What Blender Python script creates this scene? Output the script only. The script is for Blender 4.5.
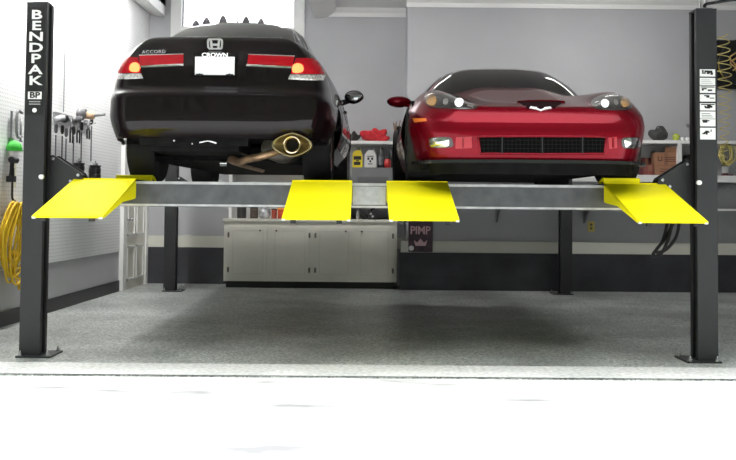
import bpy, bmesh, math, random
from mathutils import Vector, Matrix
from mathutils.bvhtree import BVHTree
random.seed(7)
for o in list(bpy.data.objects): bpy.data.objects.remove(o)
scene = bpy.context.scene
COL = scene.collection
# ------------------------------------------------------------------ camera
F = 915.0; CAMZ = 1.22
PITCH = math.radians(2.2); ROLL = math.radians(0.5); YAW = math.radians(0.25)
cam_d = bpy.data.cameras.new('camera'); cam = bpy.data.objects.new('camera', cam_d); COL.objects.link(cam)
cam_d.sensor_width = 36; cam_d.lens = F/736*36
cam_d.shift_y = (206-230-F*math.tan(PITCH))/736
cam.matrix_world = (Matrix.Translation((0, 0, CAMZ)) @ Matrix.Rotation(-YAW, 4, 'Z')
                    @ Matrix.Rotation(math.pi/2+PITCH, 4, 'X') @ Matrix.Rotation(ROLL, 4, 'Z'))
cam_d.clip_end = 300
scene.camera = cam
CM = cam.matrix_world.copy()
def ray(px, py):
    d = Vector(((px-368)/F, -(py-230-cam_d.shift_y*736)/F, -1))
    return CM.translation.copy(), (CM.to_3x3() @ d).normalized()
def at(px, py, Y):
    o, d = ray(px, py); k = (Y-o.y)/d.y
    return o + d*k
# ------------------------------------------------------------------ world, sun, big lights, exposure
scene.view_settings.view_transform = 'Standard'; scene.view_settings.look = 'None'
scene.view_settings.gamma = 1; scene.view_settings.use_curve_mapping = False
scene.view_settings.exposure = 0.0
w = bpy.data.worlds.new('sky'); scene.world = w; w.use_nodes = True
nt = w.node_tree; nt.nodes.clear()
def N(t, typ, **kw):
    n = t.nodes.new(typ)
    for k, v in kw.items():
        if k.startswith('i_'):
            key = k[2:]; key = int(key) if key.isdigit() else key.replace('_', ' ')
            n.inputs[key].default_value = v
        else: setattr(n, k, v)
    return n
tc = N(nt, 'ShaderNodeTexCoord'); sep = N(nt, 'ShaderNodeSeparateXYZ'); nt.links.new(tc.outputs['Generated'], sep.inputs[0])
noi = N(nt, 'ShaderNodeTexNoise', i_Scale=9.0, i_Detail=6.0); nt.links.new(tc.outputs['Generated'], noi.inputs['Vector'])
# tree line across the street, only on the side away from the garage
m1 = N(nt, 'ShaderNodeMath', operation='MULTIPLY_ADD'); m1.inputs[1].default_value = 0.30; nt.links.new(noi.outputs[0], m1.inputs[0]); m1.inputs[2].default_value = 0.50
gt = N(nt, 'ShaderNodeMath', operation='LESS_THAN'); nt.links.new(sep.outputs['Z'], gt.inputs[0]); nt.links.new(m1.outputs[0], gt.inputs[1])
yl = N(nt, 'ShaderNodeMath', operation='LESS_THAN', i_1=0.15); nt.links.new(sep.outputs['Y'], yl.inputs[0])
tm = N(nt, 'ShaderNodeMath', operation='MULTIPLY'); nt.links.new(gt.outputs[0], tm.inputs[0]); nt.links.new(yl.outputs[0], tm.inputs[1])
noi2 = N(nt, 'ShaderNodeTexNoise', i_Scale=40.0, i_Detail=8.0); nt.links.new(tc.outputs['Generated'], noi2.inputs['Vector'])
rmp = N(nt, 'ShaderNodeValToRGB'); nt.links.new(noi2.outputs[0], rmp.inputs[0])
rmp.color_ramp.elements[0].position = .35; rmp.color_ramp.elements[0].color = (.012, .018, .012, 1)
rmp.color_ramp.elements[1].position = .7; rmp.color_ramp.elements[1].color = (.10, .13, .09, 1)
mixw = N(nt, 'ShaderNodeMix', data_type='RGBA'); nt.links.new(tm.outputs[0], mixw.inputs[0])
mixw.inputs[6].default_value = (0.96, 0.98, 1.0, 1); nt.links.new(rmp.outputs[0], mixw.inputs[7])
bg = N(nt, 'ShaderNodeBackground', i_Strength=4.5); nt.links.new(mixw.outputs[2], bg.inputs[0])
wo = N(nt, 'ShaderNodeOutputWorld'); nt.links.new(bg.outputs[0], wo.inputs[0])
sun_d = bpy.data.lights.new('sun', 'SUN'); sun_d.energy = .8; sun_d.angle = math.radians(3); sun_d.color = (1, .98, .95)
sun = bpy.data.objects.new('sun', sun_d); COL.objects.link(sun)
sun.rotation_euler = Vector((-.45, .03, -.88)).to_track_quat('-Z', 'Y').to_euler()
ADDED_LAMP_W = 55.0
# ------------------------------------------------------------------ materials
MATS = {}
def mat(name, col, rough=.5, metal=0., coat=0., emit=None, es=0., trans=0., nscale=None, namt=.15, bump=0., bscale=200., spec=.5, ior=1.45):
    if name in MATS: return MATS[name]
    m = bpy.data.materials.new(name); m.use_nodes = True; t = m.node_tree; b = t.nodes['Principled BSDF']
    c = (*col, 1)
    b.inputs['Base Color'].default_value = c; b.inputs['Roughness'].default_value = rough; b.inputs['Metallic'].default_value = metal
    b.inputs['Coat Weight'].default_value = coat; b.inputs['Coat Roughness'].default_value = .03; b.inputs['Coat IOR'].default_value = 1.42
    b.inputs['Specular IOR Level'].default_value = spec; b.inputs['IOR'].default_value = ior
    b.inputs['Transmission Weight'].default_value = trans
    if emit: b.inputs['Emission Color'].default_value = (*emit, 1); b.inputs['Emission Strength'].default_value = es
    if nscale:
        tc = N(t, 'ShaderNodeTexCoord'); n = N(t, 'ShaderNodeTexNoise', i_Scale=nscale, i_Detail=5.0)
        t.links.new(tc.outputs['Object'], n.inputs['Vector'])
        r = N(t, 'ShaderNodeValToRGB'); t.links.new(n.outputs[0], r.inputs[0])
        r.color_ramp.elements[0].position = .3; r.color_ramp.elements[1].position = .7
        r.color_ramp.elements[0].color = (*[max(0, x*(1-namt)) for x in col], 1)
        r.color_ramp.elements[1].color = (*[min(1, x*(1+namt)) for x in col], 1)
        t.links.new(r.outputs[0], b.inputs['Base Color'])
    if bump:
        tc = N(t, 'ShaderNodeTexCoord'); n = N(t, 'ShaderNodeTexNoise', i_Scale=bscale, i_Detail=3.0)
        t.links.new(tc.outputs['Object'], n.inputs['Vector'])
        bp = N(t, 'ShaderNodeBump', i_Strength=bump, i_Distance=.01); t.links.new(n.outputs[0], bp.inputs['Height'])
        t.links.new(bp.outputs[0], b.inputs['Normal'])
    MATS[name] = m; return m
M_peg = mat('pegboard_white', (.80, .80, .80), .45)
def _peg():
    t = M_peg.node_tree; b = t.nodes['Principled BSDF']
    tc = N(t, 'ShaderNodeTexCoord'); s = N(t, 'ShaderNodeSeparateXYZ'); t.links.new(tc.outputs['Object'], s.inputs[0])
    def cell(out):
        a = N(t, 'ShaderNodeMath', operation='MULTIPLY', i_1=1/.04); t.links.new(out, a.inputs[0])
        f = N(t, 'ShaderNodeMath', operation='FRACT'); t.links.new(a.outputs[0], f.inputs[0])
        d = N(t, 'ShaderNodeMath', operation='SUBTRACT', i_1=.5); t.links.new(f.outputs[0], d.inputs[0])
        q = N(t, 'ShaderNodeMath', operation='MULTIPLY'); t.links.new(d.outputs[0], q.inputs[0]); t.links.new(d.outputs[0], q.inputs[1])
        return q
    ad = N(t, 'ShaderNodeMath', operation='ADD'); t.links.new(cell(s.outputs['Y']).outputs[0], ad.inputs[0]); t.links.new(cell(s.outputs['Z']).outputs[0], ad.inputs[1])
    lt = N(t, 'ShaderNodeMath', operation='LESS_THAN', i_1=.022); t.links.new(ad.outputs[0], lt.inputs[0])
    mx = N(t, 'ShaderNodeMix', data_type='RGBA'); t.links.new(lt.outputs[0], mx.inputs[0])
    mx.inputs[6].default_value = (.82, .83, .83, 1); mx.inputs[7].default_value = (.35, .36, .37, 1)
    t.links.new(mx.outputs[2], b.inputs['Base Color'])
_peg()
M_wall = mat('wall_grey_paint', (.40, .405, .42), .6, nscale=1.5, namt=.04, bump=.05, bscale=90)
M_lowwall = mat('wall_lower_grey_paint', (.48, .485, .50), .6, nscale=1.5, namt=.05)
M_dark = mat('wainscot_dark_grey', (.035, .036, .042), .55, nscale=3, namt=.25, bump=.1, bscale=40)
M_stripe = mat('chair_rail_cream', (.62, .62, .55), .5)
M_white = mat('trim_white', (.78, .78, .77), .4)
M_ceil = mat('ceiling_white', (.8, .8, .79), .7)
M_cab = mat('cabinet_offwhite', (.78, .76, .68), .4, nscale=4, namt=.03)
M_cabseam = mat('cabinet_shadow_bead', (.72, .70, .63), .45)
M_black = mat('black_plastic', (.012, .012, .013), .4)
M_steel = mat('bright_steel', (.6, .6, .62), .25, 1.)
M_chrome = mat('chrome', (.85, .85, .86), .08, 1.)
M_post = mat('lift_powder_charcoal', (.021, .022, .024), .42, nscale=6, namt=.12, bump=.06, bscale=300)
M_beam = mat('crossbeam_silver_grey', (.105, .108, .115), .33, .5, nscale=8, namt=.2)
M_yel = mat('ramp_safety_yellow', (1.0, .88, .002), .65, spec=.25, bump=.03, bscale=200)
M_ltxt = mat('decal_white', (.85, .85, .85), .5)
M_grey = mat('cabinet_grey_metal', (.20, .205, .21), .45, .2, nscale=5, namt=.06)
M_rubber = mat('tire_rubber', (.012, .012, .012), .75, bump=.15, bscale=120)
M_under = mat('underbody_black', (.007, .007, .0075), .8, spec=.15, nscale=12, namt=.5, bump=.3, bscale=25)
M_glass = mat('dark_auto_glass', (.010, .012, .012), .04, spec=.6)
M_bpaint = mat('black_cherry_paint', (.006, .0028, .0045), .35, 0., coat=.7, spec=.08)
M_rpaint = mat('crystal_red_paint', (.19, .0015, .010), .27, .55, coat=.35, spec=.1)
M_redlens = mat('red_lens', (.40, .005, .012), .15, coat=.6, emit=(.9, .02, .03), es=.05, spec=.1)
M_glow = mat('lit_bulb_orange', (1, .35, .1), .3, emit=(1, .13, .045), es=2.6)
M_clear = mat('clear_reverse_lens', (.72, .66, .66), .12, .4, coat=1., nscale=60, namt=.6)
M_badge = mat('badge_silver', (.62, .62, .63), .3, .35)
M_rim = mat('rim_silver', (.45, .45, .46), .25, .9)
def matfloor():
    m = mat('epoxy_flake_floor', (.2, .2, .2), .28); t = m.node_tree; b = t.nodes['Principled BSDF']
    tc = N(t, 'ShaderNodeTexCoord')
    v = N(t, 'ShaderNodeTexVoronoi', i_Scale=60.0); t.links.new(tc.outputs['Object'], v.inputs['Vector'])
    r = N(t, 'ShaderNodeValToRGB'); t.links.new(v.outputs['Color'], r.inputs[0])
    e = r.color_ramp.elements; e[0].color = (.20, .21, .205, 1); e[0].position = .15; e[1].color = (.68, .71, .69, 1); e[1].position = .9
    x = e.new(.5); x.color = (.42, .445, .43, 1)
    n = N(t, 'ShaderNodeTexNoise', i_Scale=1.1, i_Detail=6.0); t.links.new(tc.outputs['Object'], n.inputs['Vector'])
    r2 = N(t, 'ShaderNodeValToRGB'); t.links.new(n.outputs[0], r2.inputs[0]); r2.color_ramp.elements[0].color = (.62, .62, .62, 1); r2.color_ramp.elements[0].position = .35; r2.color_ramp.elements[1].position = .65
    mx = N(t, 'ShaderNodeMix', data_type='RGBA', blend_type='MULTIPLY'); mx.inputs[0].default_value = 1
    t.links.new(r.outputs[0], mx.inputs[6]); t.links.new(r2.outputs[0], mx.inputs[7]); t.links.new(mx.outputs[2], b.inputs['Base Color'])
    n3 = N(t, 'ShaderNodeTexNoise', i_Scale=3.0, i_Detail=4.0); t.links.new(tc.outputs['Object'], n3.inputs['Vector'])
    mr = N(t, 'ShaderNodeMapRange'); t.links.new(n3.outputs[0], mr.inputs[0]); mr.inputs[3].default_value = .22; mr.inputs[4].default_value = .5
    t.links.new(mr.outputs[0], b.inputs['Roughness'])
    return m
def matdrive():
    m = mat('pale_concrete_drive', (.7, .7, .7), .8); t = m.node_tree; b = t.nodes['Principled BSDF']
    tc = N(t, 'ShaderNodeTexCoord'); mp = N(t, 'ShaderNodeMapping'); mp.inputs['Scale'].default_value = (.8, 2.6, 1); t.links.new(tc.outputs['Object'], mp.inputs[0])
    n = N(t, 'ShaderNodeTexNoise', i_Scale=1.6, i_Detail=7.0); t.links.new(mp.outputs[0], n.inputs['Vector'])
    r = N(t, 'ShaderNodeValToRGB'); t.links.new(n.outputs[0], r.inputs[0]); e = r.color_ramp.elements
    e[0].position = .30; e[0].color = (.33, .33, .335, 1); e[1].position = .46; e[1].color = (.80, .80, .79, 1)
    t.links.new(r.outputs[0], b.inputs['Base Color'])
    return m
M_floor = matfloor(); M_drive = matdrive()
# ------------------------------------------------------------------ mesh helpers
class MB:
    def __init__(s): s.b = bmesh.new()
    def box(s, x0, x1, y0, y1, z0, z1, M=None):
        vs = [s.b.verts.new(p) for p in ((x0,y0,z0),(x1,y0,z0),(x1,y1,z0),(x0,y1,z0),(x0,y0,z1),(x1,y0,z1),(x1,y1,z1),(x0,y1,z1))]
        if M is not None:
            for v in vs: v.co = M @ v.co
        for f in ((0,3,2,1),(4,5,6,7),(0,1,5,4),(1,2,6,5),(2,3,7,6),(3,0,4,7)): s.b.faces.new([vs[i] for i in f])
        return s
    def prism(s, pts, a, b, axis='y'):
        # pts 2D outline; extruded along axis between a and b
        mk = {'y': lambda p, t: (p[0], t, p[1]), 'x': lambda p, t: (t, p[0], p[1]), 'z': lambda p, t: (p[0], p[1], t)}[axis]
        A = [s.b.verts.new(mk(p, a)) for p in pts]; B = [s.b.verts.new(mk(p, b)) for p in pts]
        n = len(pts)
        s.b.faces.new(A); s.b.faces.new(B[::-1])
        for i in range(n): s.b.faces.new((A[i], B[i], B[(i+1) % n], A[(i+1) % n]))
        return s
    def cyl(s, p, q, r, r2=None, n=16, caps=True):
        return s.tube([p, q], [r, r if r2 is None else r2], n, caps)
    def tube(s, pts, rad, n=10, caps=True, closed=False):
        pts = [Vector(p) for p in pts]
        if not isinstance(rad, (list, tuple)): rad = [rad]*len(pts)
        rings = []; up = None; L = len(pts)
        for i, p in enumerate(pts):
            if closed: d = pts[(i+1) % L]-pts[i-1]
            else: d = pts[min(i+1, L-1)]-pts[max(i-1, 0)]
            if d.length < 1e-9: d = Vector((0, 0, 1))
            d.normalize()
            if up is None:
                up = Vector((0, 0, 1)) if abs(d.z) < .9 else Vector((1, 0, 0))
            u = up - d*up.dot(d)
            if u.length < 1e-6: u = d.orthogonal()
            u.normalize(); up = u; v = d.cross(u)
            rings.append([s.b.verts.new(p + (u*math.cos(a)+v*math.sin(a))*rad[i]) for a in [2*math.pi*k/n for k in range(n)]])
        m = L if closed else L-1
        for i in range(m):
            A, B = rings[i], rings[(i+1) % L]
            for k in range(n): s.b.faces.new((A[k], A[(k+1) % n], B[(k+1) % n], B[k]))
        if caps and not closed:
            s.b.faces.new(rings[0][::-1]); s.b.faces.new(rings[-1])
        return s
    def lathe(s, prof, c, axis='z', n=28):
        # prof: (r, h) list along axis
        c = Vector(c); rings = []
        for r, h in prof:
            ring = []
            for k in range(n):
                a = 2*math.pi*k/n; x, y = max(r, 1e-4)*math.cos(a), max(r, 1e-4)*math.sin(a)
                v = {'z': (x, y, h), 'y': (x, h, y), 'x': (h, x, y)}[axis]
                ring.append(s.b.verts.new(c+Vector(v)))
            rings.append(ring)
        for A, B in zip(rings, rings[1:]):
            for k in range(n): s.b.faces.new((A[k], A[(k+1) % n], B[(k+1) % n], B[k]))
        s.b.faces.new(rings[0][::-1]); s.b.faces.new(rings[-1])
        return s
    def ball(s, c, r, sc=(1, 1, 1), n=14):
        M = Matrix.Translation(c) @ Matrix.Diagonal((*[r*k for k in sc], 1))
        bmesh.ops.create_uvsphere(s.b, u_segments=n, v_segments=max(6, n//2), radius=1, matrix=M)
        return s
    def bevel(s, w, seg=2):
        es = [e for e in s.b.edges if len(e.link_faces) == 2 and e.calc_face_angle(0) > .6]
        bmesh.ops.bevel(s.b, geom=es, offset=w, segments=seg, affect='EDGES', profile=.6, clamp_overlap=True)
        return s
    def done(s, name, m, parent=None, smooth=False, M=None):
        b = s.b
        if M is not None: bmesh.ops.transform(b, matrix=M, verts=b.verts)
        bmesh.ops.recalc_face_normals(b, faces=b.faces)
        me = bpy.data.meshes.new(name); b.to_mesh(me); b.free()
        if smooth:
            for p in me.polygons: p.use_smooth = True
            if smooth == 'auto': me.set_sharp_from_angle(angle=math.radians(35))
        for x in (m if isinstance(m, (list, tuple)) else [m]): me.materials.append(x)
        o = bpy.data.objects.new(name, me); COL.objects.link(o)
        if parent: o.parent = parent
        return o
def done_each(mb, name, m, parent=None, smooth=False):
    """every loose piece of the builder becomes an object of its own"""
    b = mb.b; b.verts.ensure_lookup_table(); seen = set(); out = []
    for v0 in b.verts:
        if v0 in seen: continue
        st = [v0]; seen.add(v0); isl = []
        while st:
            v = st.pop(); isl.append(v)
            for e in v.link_edges:
                w_ = e.other_vert(v)
                if w_ not in seen: seen.add(w_); st.append(w_)
        n = MB(); mp = {v: n.b.verts.new(v.co) for v in isl}
        for f in {f for v in isl for f in v.link_faces}: n.b.faces.new([mp[v] for v in f.verts])
        out.append(n.done(name, m, parent, smooth))
    b.free(); return out
def tag(o, label=None, cat=None, group=None, kind=None):
    if label: o['label'] = label
    if cat: o['category'] = cat
    if group: o['group'] = group
    if kind: o['kind'] = kind
    return o
def thing(name, loc, label, cat, group=None, rz=0):
    o = bpy.data.objects.new(name, None); COL.objects.link(o); o.location = loc; o.rotation_euler = (0, 0, rz)
    o.empty_display_size = .1
    return tag(o, label, cat, group)
def struct(o): o['kind'] = 'structure'; return o
def dup(o, parent=None):
    c = o.copy(); COL.objects.link(c)
    if parent: c.parent = parent
    for ch in o.children: dup(ch, c)
    return c
def text_mesh(s, size, name, m, parent, M, ext=.0015, spacing=1., bold=0.):
    cu = bpy.data.curves.new(name, 'FONT'); cu.body = s; cu.size = size; cu.extrude = ext; cu.align_x = 'CENTER'; cu.align_y = 'CENTER'
    cu.space_character = spacing; cu.offset = bold; cu.resolution_u = 3
    t = bpy.data.objects.new(name+'_c', cu); COL.objects.link(t)
    dg = bpy.context.evaluated_depsgraph_get(); dg.update()
    me = bpy.data.meshes.new_from_object(t.evaluated_get(dg)); bpy.data.objects.remove(t); bpy.data.curves.remove(cu)
    me.name = name; me.transform(M); me.materials.clear(); me.materials.append(m)
    o = bpy.data.objects.new(name, me); COL.objects.link(o)
    if parent: o.parent = parent
    return o
FACE = Matrix.Rotation(math.pi/2, 4, 'X')           # text plane turned to face the camera (-Y)
def pchip(tab):
    xs = [p[0] for p in tab]; ys = [p[1] for p in tab]; n = len(xs)
    h = [xs[i+1]-xs[i] for i in range(n-1)]; d = [(ys[i+1]-ys[i])/h[i] for i in range(n-1)]
    m = [0]*n; m[0] = d[0]; m[-1] = d[-1]
    for i in range(1, n-1):
        if d[i-1]*d[i] > 0:
            w1 = 2*h[i]+h[i-1]; w2 = h[i]+2*h[i-1]; m[i] = (w1+w2)/(w1/d[i-1]+w2/d[i])
    def f(x):
        if x <= xs[0]: return ys[0]
        if x >= xs[-1]: return ys[-1]
        i = 0
        while x > xs[i+1]: i += 1
        t = (x-xs[i])/h[i]
        return ((1+2*t)*(1-t)**2*ys[i]+t*(1-t)**2*h[i]*m[i]+t*t*(3-2*t)*ys[i+1]+t*t*(t-1)*h[i]*m[i+1])
    return f
def crspline(ctrl, per):
    P = [Vector((*p, 0)) if len(p) == 2 else Vector(p) for p in ctrl]
    a = P[0].copy(); b = P[-1].copy()
    P = [Vector((-P[1].x, P[1].y, P[1].z))] + P + [Vector((-P[-2].x, P[-2].y, P[-2].z))]
    out = []
    for i in range(1, len(P)-2):
        p0, p1, p2, p3 = P[i-1:i+3]
        for k in range(per):
            t = k/per
            out.append(.5*((2*p1)+(p2-p0)*t+(2*p0-5*p1+4*p2-p3)*t*t+(3*p1-p0-3*p2+p3)*t**3))
    out.append(b); out[0] = a
    return out
def smooth_line(pts, per=8):
    P = [Vector(p) for p in pts]; P = [2*P[0]-P[1]]+P+[2*P[-1]-P[-2]]; out = []
    for i in range(1, len(P)-2):
        p0, p1, p2, p3 = P[i-1:i+3]
        for k in range(per):
            t = k/per
            out.append(.5*((2*p1)+(p2-p0)*t+(2*p0-5*p1+4*p2-p3)*t*t+(3*p1-p0-3*p2+p3)*t**3))
    out.append(P[-2]); return out
# ------------------------------------------------------------------ the room
YB = 14.2; YR = 13.45; YF = 6.71; ZC = 4.30; XJ = .63; XR = 6.3
def wx(Y): return -3.867+.0343*Y                                   # the left wall runs a touch askew
def lw(px, py, off=0.):                                            # point on the left wall under a pixel
    D = (-3.867+off)/((px-364)/F-.0343); p = at(px, py, D); return Vector((wx(D)+off, D, p.z))
MLW = Matrix(((1, .0343, 0, -3.867), (0, 1, 0, 0), (0, 0, 1, 0), (0, 0, 0, 1)))   # maps local (off, Y, z) onto the left wall
m = MB(); m.box(wx(YF)-.2, XR+.2, YF-.1, YB+.2, -.12, 0); struct(m.done('floor', M_floor))
m = MB(); m.box(-25, 25, -30, YF-.10, -.12, -.015); o = struct(m.done('driveway', M_drive))
m = MB(); m.box(-4, XR+.2, YF-.10, YF+.36, -.005, .003); struct(m.done('trim_threshold_daylight', mat('threshold_daylight_concrete', (.66, .67, .66), .7, nscale=28, namt=.22)))  # concrete threshold, widened and paled to paint in daylight at the opening
m = MB(); m.box(-.1, 0, YF, YB+.1, 0, 5.4, MLW); struct(m.done('wall_left', M_lowwall))
m = MB(); m.box(0, .012, 6.75, 12.86, .555, 4.28, MLW); m.box(0, .012, 12.86, 14.19, 2.21, 4.28, MLW); struct(m.done('trim_pegboard', M_peg))
m = MB(); m.box(0, .02, YF, 12.86, 0, .15, MLW); struct(m.done('baseboard_left', M_black))
WX0, WX1, WZ0, WZ1 = -2.86, -1.12, 3.97, 5.15                       # the window opening in the dormer
xl = wx(YB)
m = MB(); m.box(xl-.1, WX0, YB, YB+.15, 0, 5.4); m.box(WX1, XJ+.1, YB, YB+.15, 0, 5.4); m.box(WX0, WX1, YB, YB+.15, 0, WZ0); m.box(WX0, WX1, YB, YB+.15, WZ1, 5.4)
struct(m.done('wall_back', M_wall))
m = MB(); m.box(XJ, XR+.1, YR, YB+.15, 0, ZC); struct(m.done('wall_back_right', M_wall))
m = MB(); m.box(XR, XR+.1, YF, YB, 0, ZC); struct(m.done('wall_right', M_wall))
m = MB(); m.box(wx(YF)-.1, -3.4, YF, YF+.12, 0, ZC); m.box(4.6, XR+.1, YF, YF+.12, 0, ZC); m.box(-3.4, 4.6, YF, YF+.12, 2.85, ZC); struct(m.done('wall_front', M_white))
m = MB(); DX0, DX1, DY0 = -3.12, -.80, 12.6
m.box(wx(YF)-.3, XR+.1, YF, DY0, ZC, ZC+.1); m.box(wx(YF)-.3, DX0, DY0, YB+.1, ZC, ZC+.1); m.box(DX1, XR+.1, DY0, YB+.1, ZC, ZC+.1)
m.box(DX0-.05, DX0, DY0, YB, ZC, 5.4); m.box(DX1, DX1+.05, DY0, YB, ZC, 5.4); m.box(DX0-.05, DX1+.05, DY0-.05, DY0, ZC, 5.4); m.box(DX0-.1, DX1+.1, DY0-.1, YB+.15, 5.4, 5.5)
struct(m.done('ceiling', M_ceil))
def crown(name, x0, x1, y):
    m = MB(); m.prism([(y, ZC), (y, ZC-.13), (y-.02, ZC-.13), (y-.035, ZC-.07), (y-.09, ZC-.03), (y-.10, ZC)], x0, x1, 'x'); struct(m.done(name, M_white))
crown('trim_crown_right', XJ-.02, XR, YR); crown('trim_crown_back', DX1, XJ, YB)
# curved coves where the ceiling opens into the dormer
for nm, x, sgn in (('trim_cove_left', DX0, -1), ('trim_cove_right', DX1, 1)):
    m = MB(); pts = [(x, ZC)]+[(x+sgn*.34*math.sin(a), ZC-.16*math.cos(a)-.0) for a in [i*math.pi/16 for i in range(9)]]
    m.prism(pts, 12.9, YB, 'y'); struct(m.done(nm, M_white, smooth='auto'))
# dark wainscot and pale rail
m = MB(); m.box(xl, -.0, YB-.03, YB, 0, .56); struct(m.done('trim_wainscot_back', M_dark))
m = MB(); m.box(xl, .6, YB-.035, YB, .56, .735); struct(m.done('trim_rail_back', M_stripe))
m = MB(); m.box(.53, XR, YR-.05, YR, 0, .548); m.box(.70, 1.55, YR-.056, YR-.05, .20, .215); struct(m.done('trim_wainscot_right', M_dark))
m = MB(); m.box(.55, XR, YR-.04, YR, .548, .715); struct(m.done('trim_rail_right', M_stripe))
# window
wf = MB()
wf.box(WX0-.17, WX0, YB-.04, YB+.1, WZ0-.5, WZ1+.14); wf.box(WX1, WX1+.17, YB-.04, YB+.1, WZ0-.5, WZ1+.14); wf.box(WX0, WX1, YB-.04, YB+.1, WZ1, WZ1+.14)
wn = wf.done('window_1', M_white); struct(wn)
m = MB(); m.box(WX0, WX1, YB-.16, YB+.1, WZ0-.06, WZ0); m.done('window_sill', M_white, wn)
m = MB()
m.box(WX0, WX1, YB+.09, YB+.12, 4.62, 4.65); m.done('muntins', M_white, wn)
gm = bpy.data.materials.new('window_glass'); gm.use_nodes = True
_t = gm.node_tree; _t.nodes.remove(_t.nodes['Principled BSDF'])
_tr = N(_t, 'ShaderNodeBsdfTransparent'); _gl = N(_t, 'ShaderNodeBsdfGlossy', i_Roughness=.02); _mx = N(_t, 'ShaderNodeMixShader', i_0=.06)
_t.links.new(_tr.outputs[0], _mx.inputs[1]); _t.links.new(_gl.outputs[0], _mx.inputs[2]); _t.links.new(_mx.outputs[0], _t.nodes['Material Output'].inputs[0])
m = MB(); m.box(WX0, WX1, YB+.10, YB+.106, WZ0, WZ1); m.done('pane', gm, wn)
# panelled door at the far end of the left wall
m = MB(); m.box(0, .035, 13.02, 14.10, 0, 2.05, MLW); dr = struct(m.done('door_1', M_cab))
m = MB()
for (a, b) in ((12.88, 13.04), (14.06, 14.19)): m.box(0, .06, a, b, 0, 2.12, MLW)
m.box(0, .06, 12.88, 14.19, 2.05, 2.2, MLW); m.done('door_casing', M_white, dr)
m = MB()
for z0, z1 in ((.12, .62), (.76, 1.9)):
    for a, b in ((13.14, 13.5), (13.6, 13.98)):
        m.box(.035, .05, a, a+.03, z0, z1, MLW); m.box(.035, .05, b-.03, b, z0, z1, MLW); m.box(.035, .05, a, b, z0, z0+.03, MLW); m.box(.035, .05, a, b, z1-.03, z1, MLW)
m.done('door_panel_moulding', M_white, dr)
m = MB(); p = MLW @ Vector((.035, 13.10, 1.0)); m.cyl(p, p+Vector((.05, 0, 0)), .015); m.ball(p+Vector((.07, 0, 0)), .03); m.done('door_knob', M_steel, dr, True)
# added ceiling lamps, unseen above the frame, to light walls and room
def added_ceiling_light(x, y, watts, label, tilt=(0, 0), turn=0):
    t = thing('added_ceiling_light', (x, y, ZC-(.14 if any(tilt) else 0)), label, 'added ceiling light', 'added strip lights on the ceiling')
    t.rotation_euler = (tilt[0], tilt[1], turn)
    m = MB(); m.box(-.14, .14, -.65, .65, -.09, 0).bevel(.01); m.done('added_lamp_housing', M_white, t)
    m = MB(); m.box(-.11, .11, -.62, .62, -.10, -.09); m.done('added_diffuser', mat('added_lamp_diffuser', (.9, .9, .9), .5, emit=(1, 1, .98), es=6.), t)
    l = bpy.data.lights.new('added_ceiling_lamp', 'AREA'); l.shape = 'RECTANGLE'; l.size = .25; l.size_y = 1.25; l.energy = watts; l.color = (1, .985, .96)
    lo = bpy.data.objects.new('added_ceiling_lamp', l); COL.objects.link(lo); lo.parent = t; lo.location = (0, 0, -.115)
TL = math.radians(62); TB = math.radians(25)
added_ceiling_light(-2.95, 9.3, ADDED_LAMP_W*3.1, 'added unseen strip light on ceiling near the pegboard wall, nearer the garage opening', (0, TL))
added_ceiling_light(-2.9, 11.6, ADDED_LAMP_W*2.3, 'added unseen strip light on ceiling near the pegboard wall, nearer the dormer window', (0, TL))
added_ceiling_light(3.3, 11.2, ADDED_LAMP_W*.75, 'added unseen strip light on ceiling above the long shelves behind the red car', (0, -TB), math.radians(90))
added_ceiling_light(.05, 11.4, ADDED_LAMP_W*.55, 'added unseen strip light on ceiling above the drawer cabinet between the cars', (0, -TB), math.radians(90))
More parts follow.
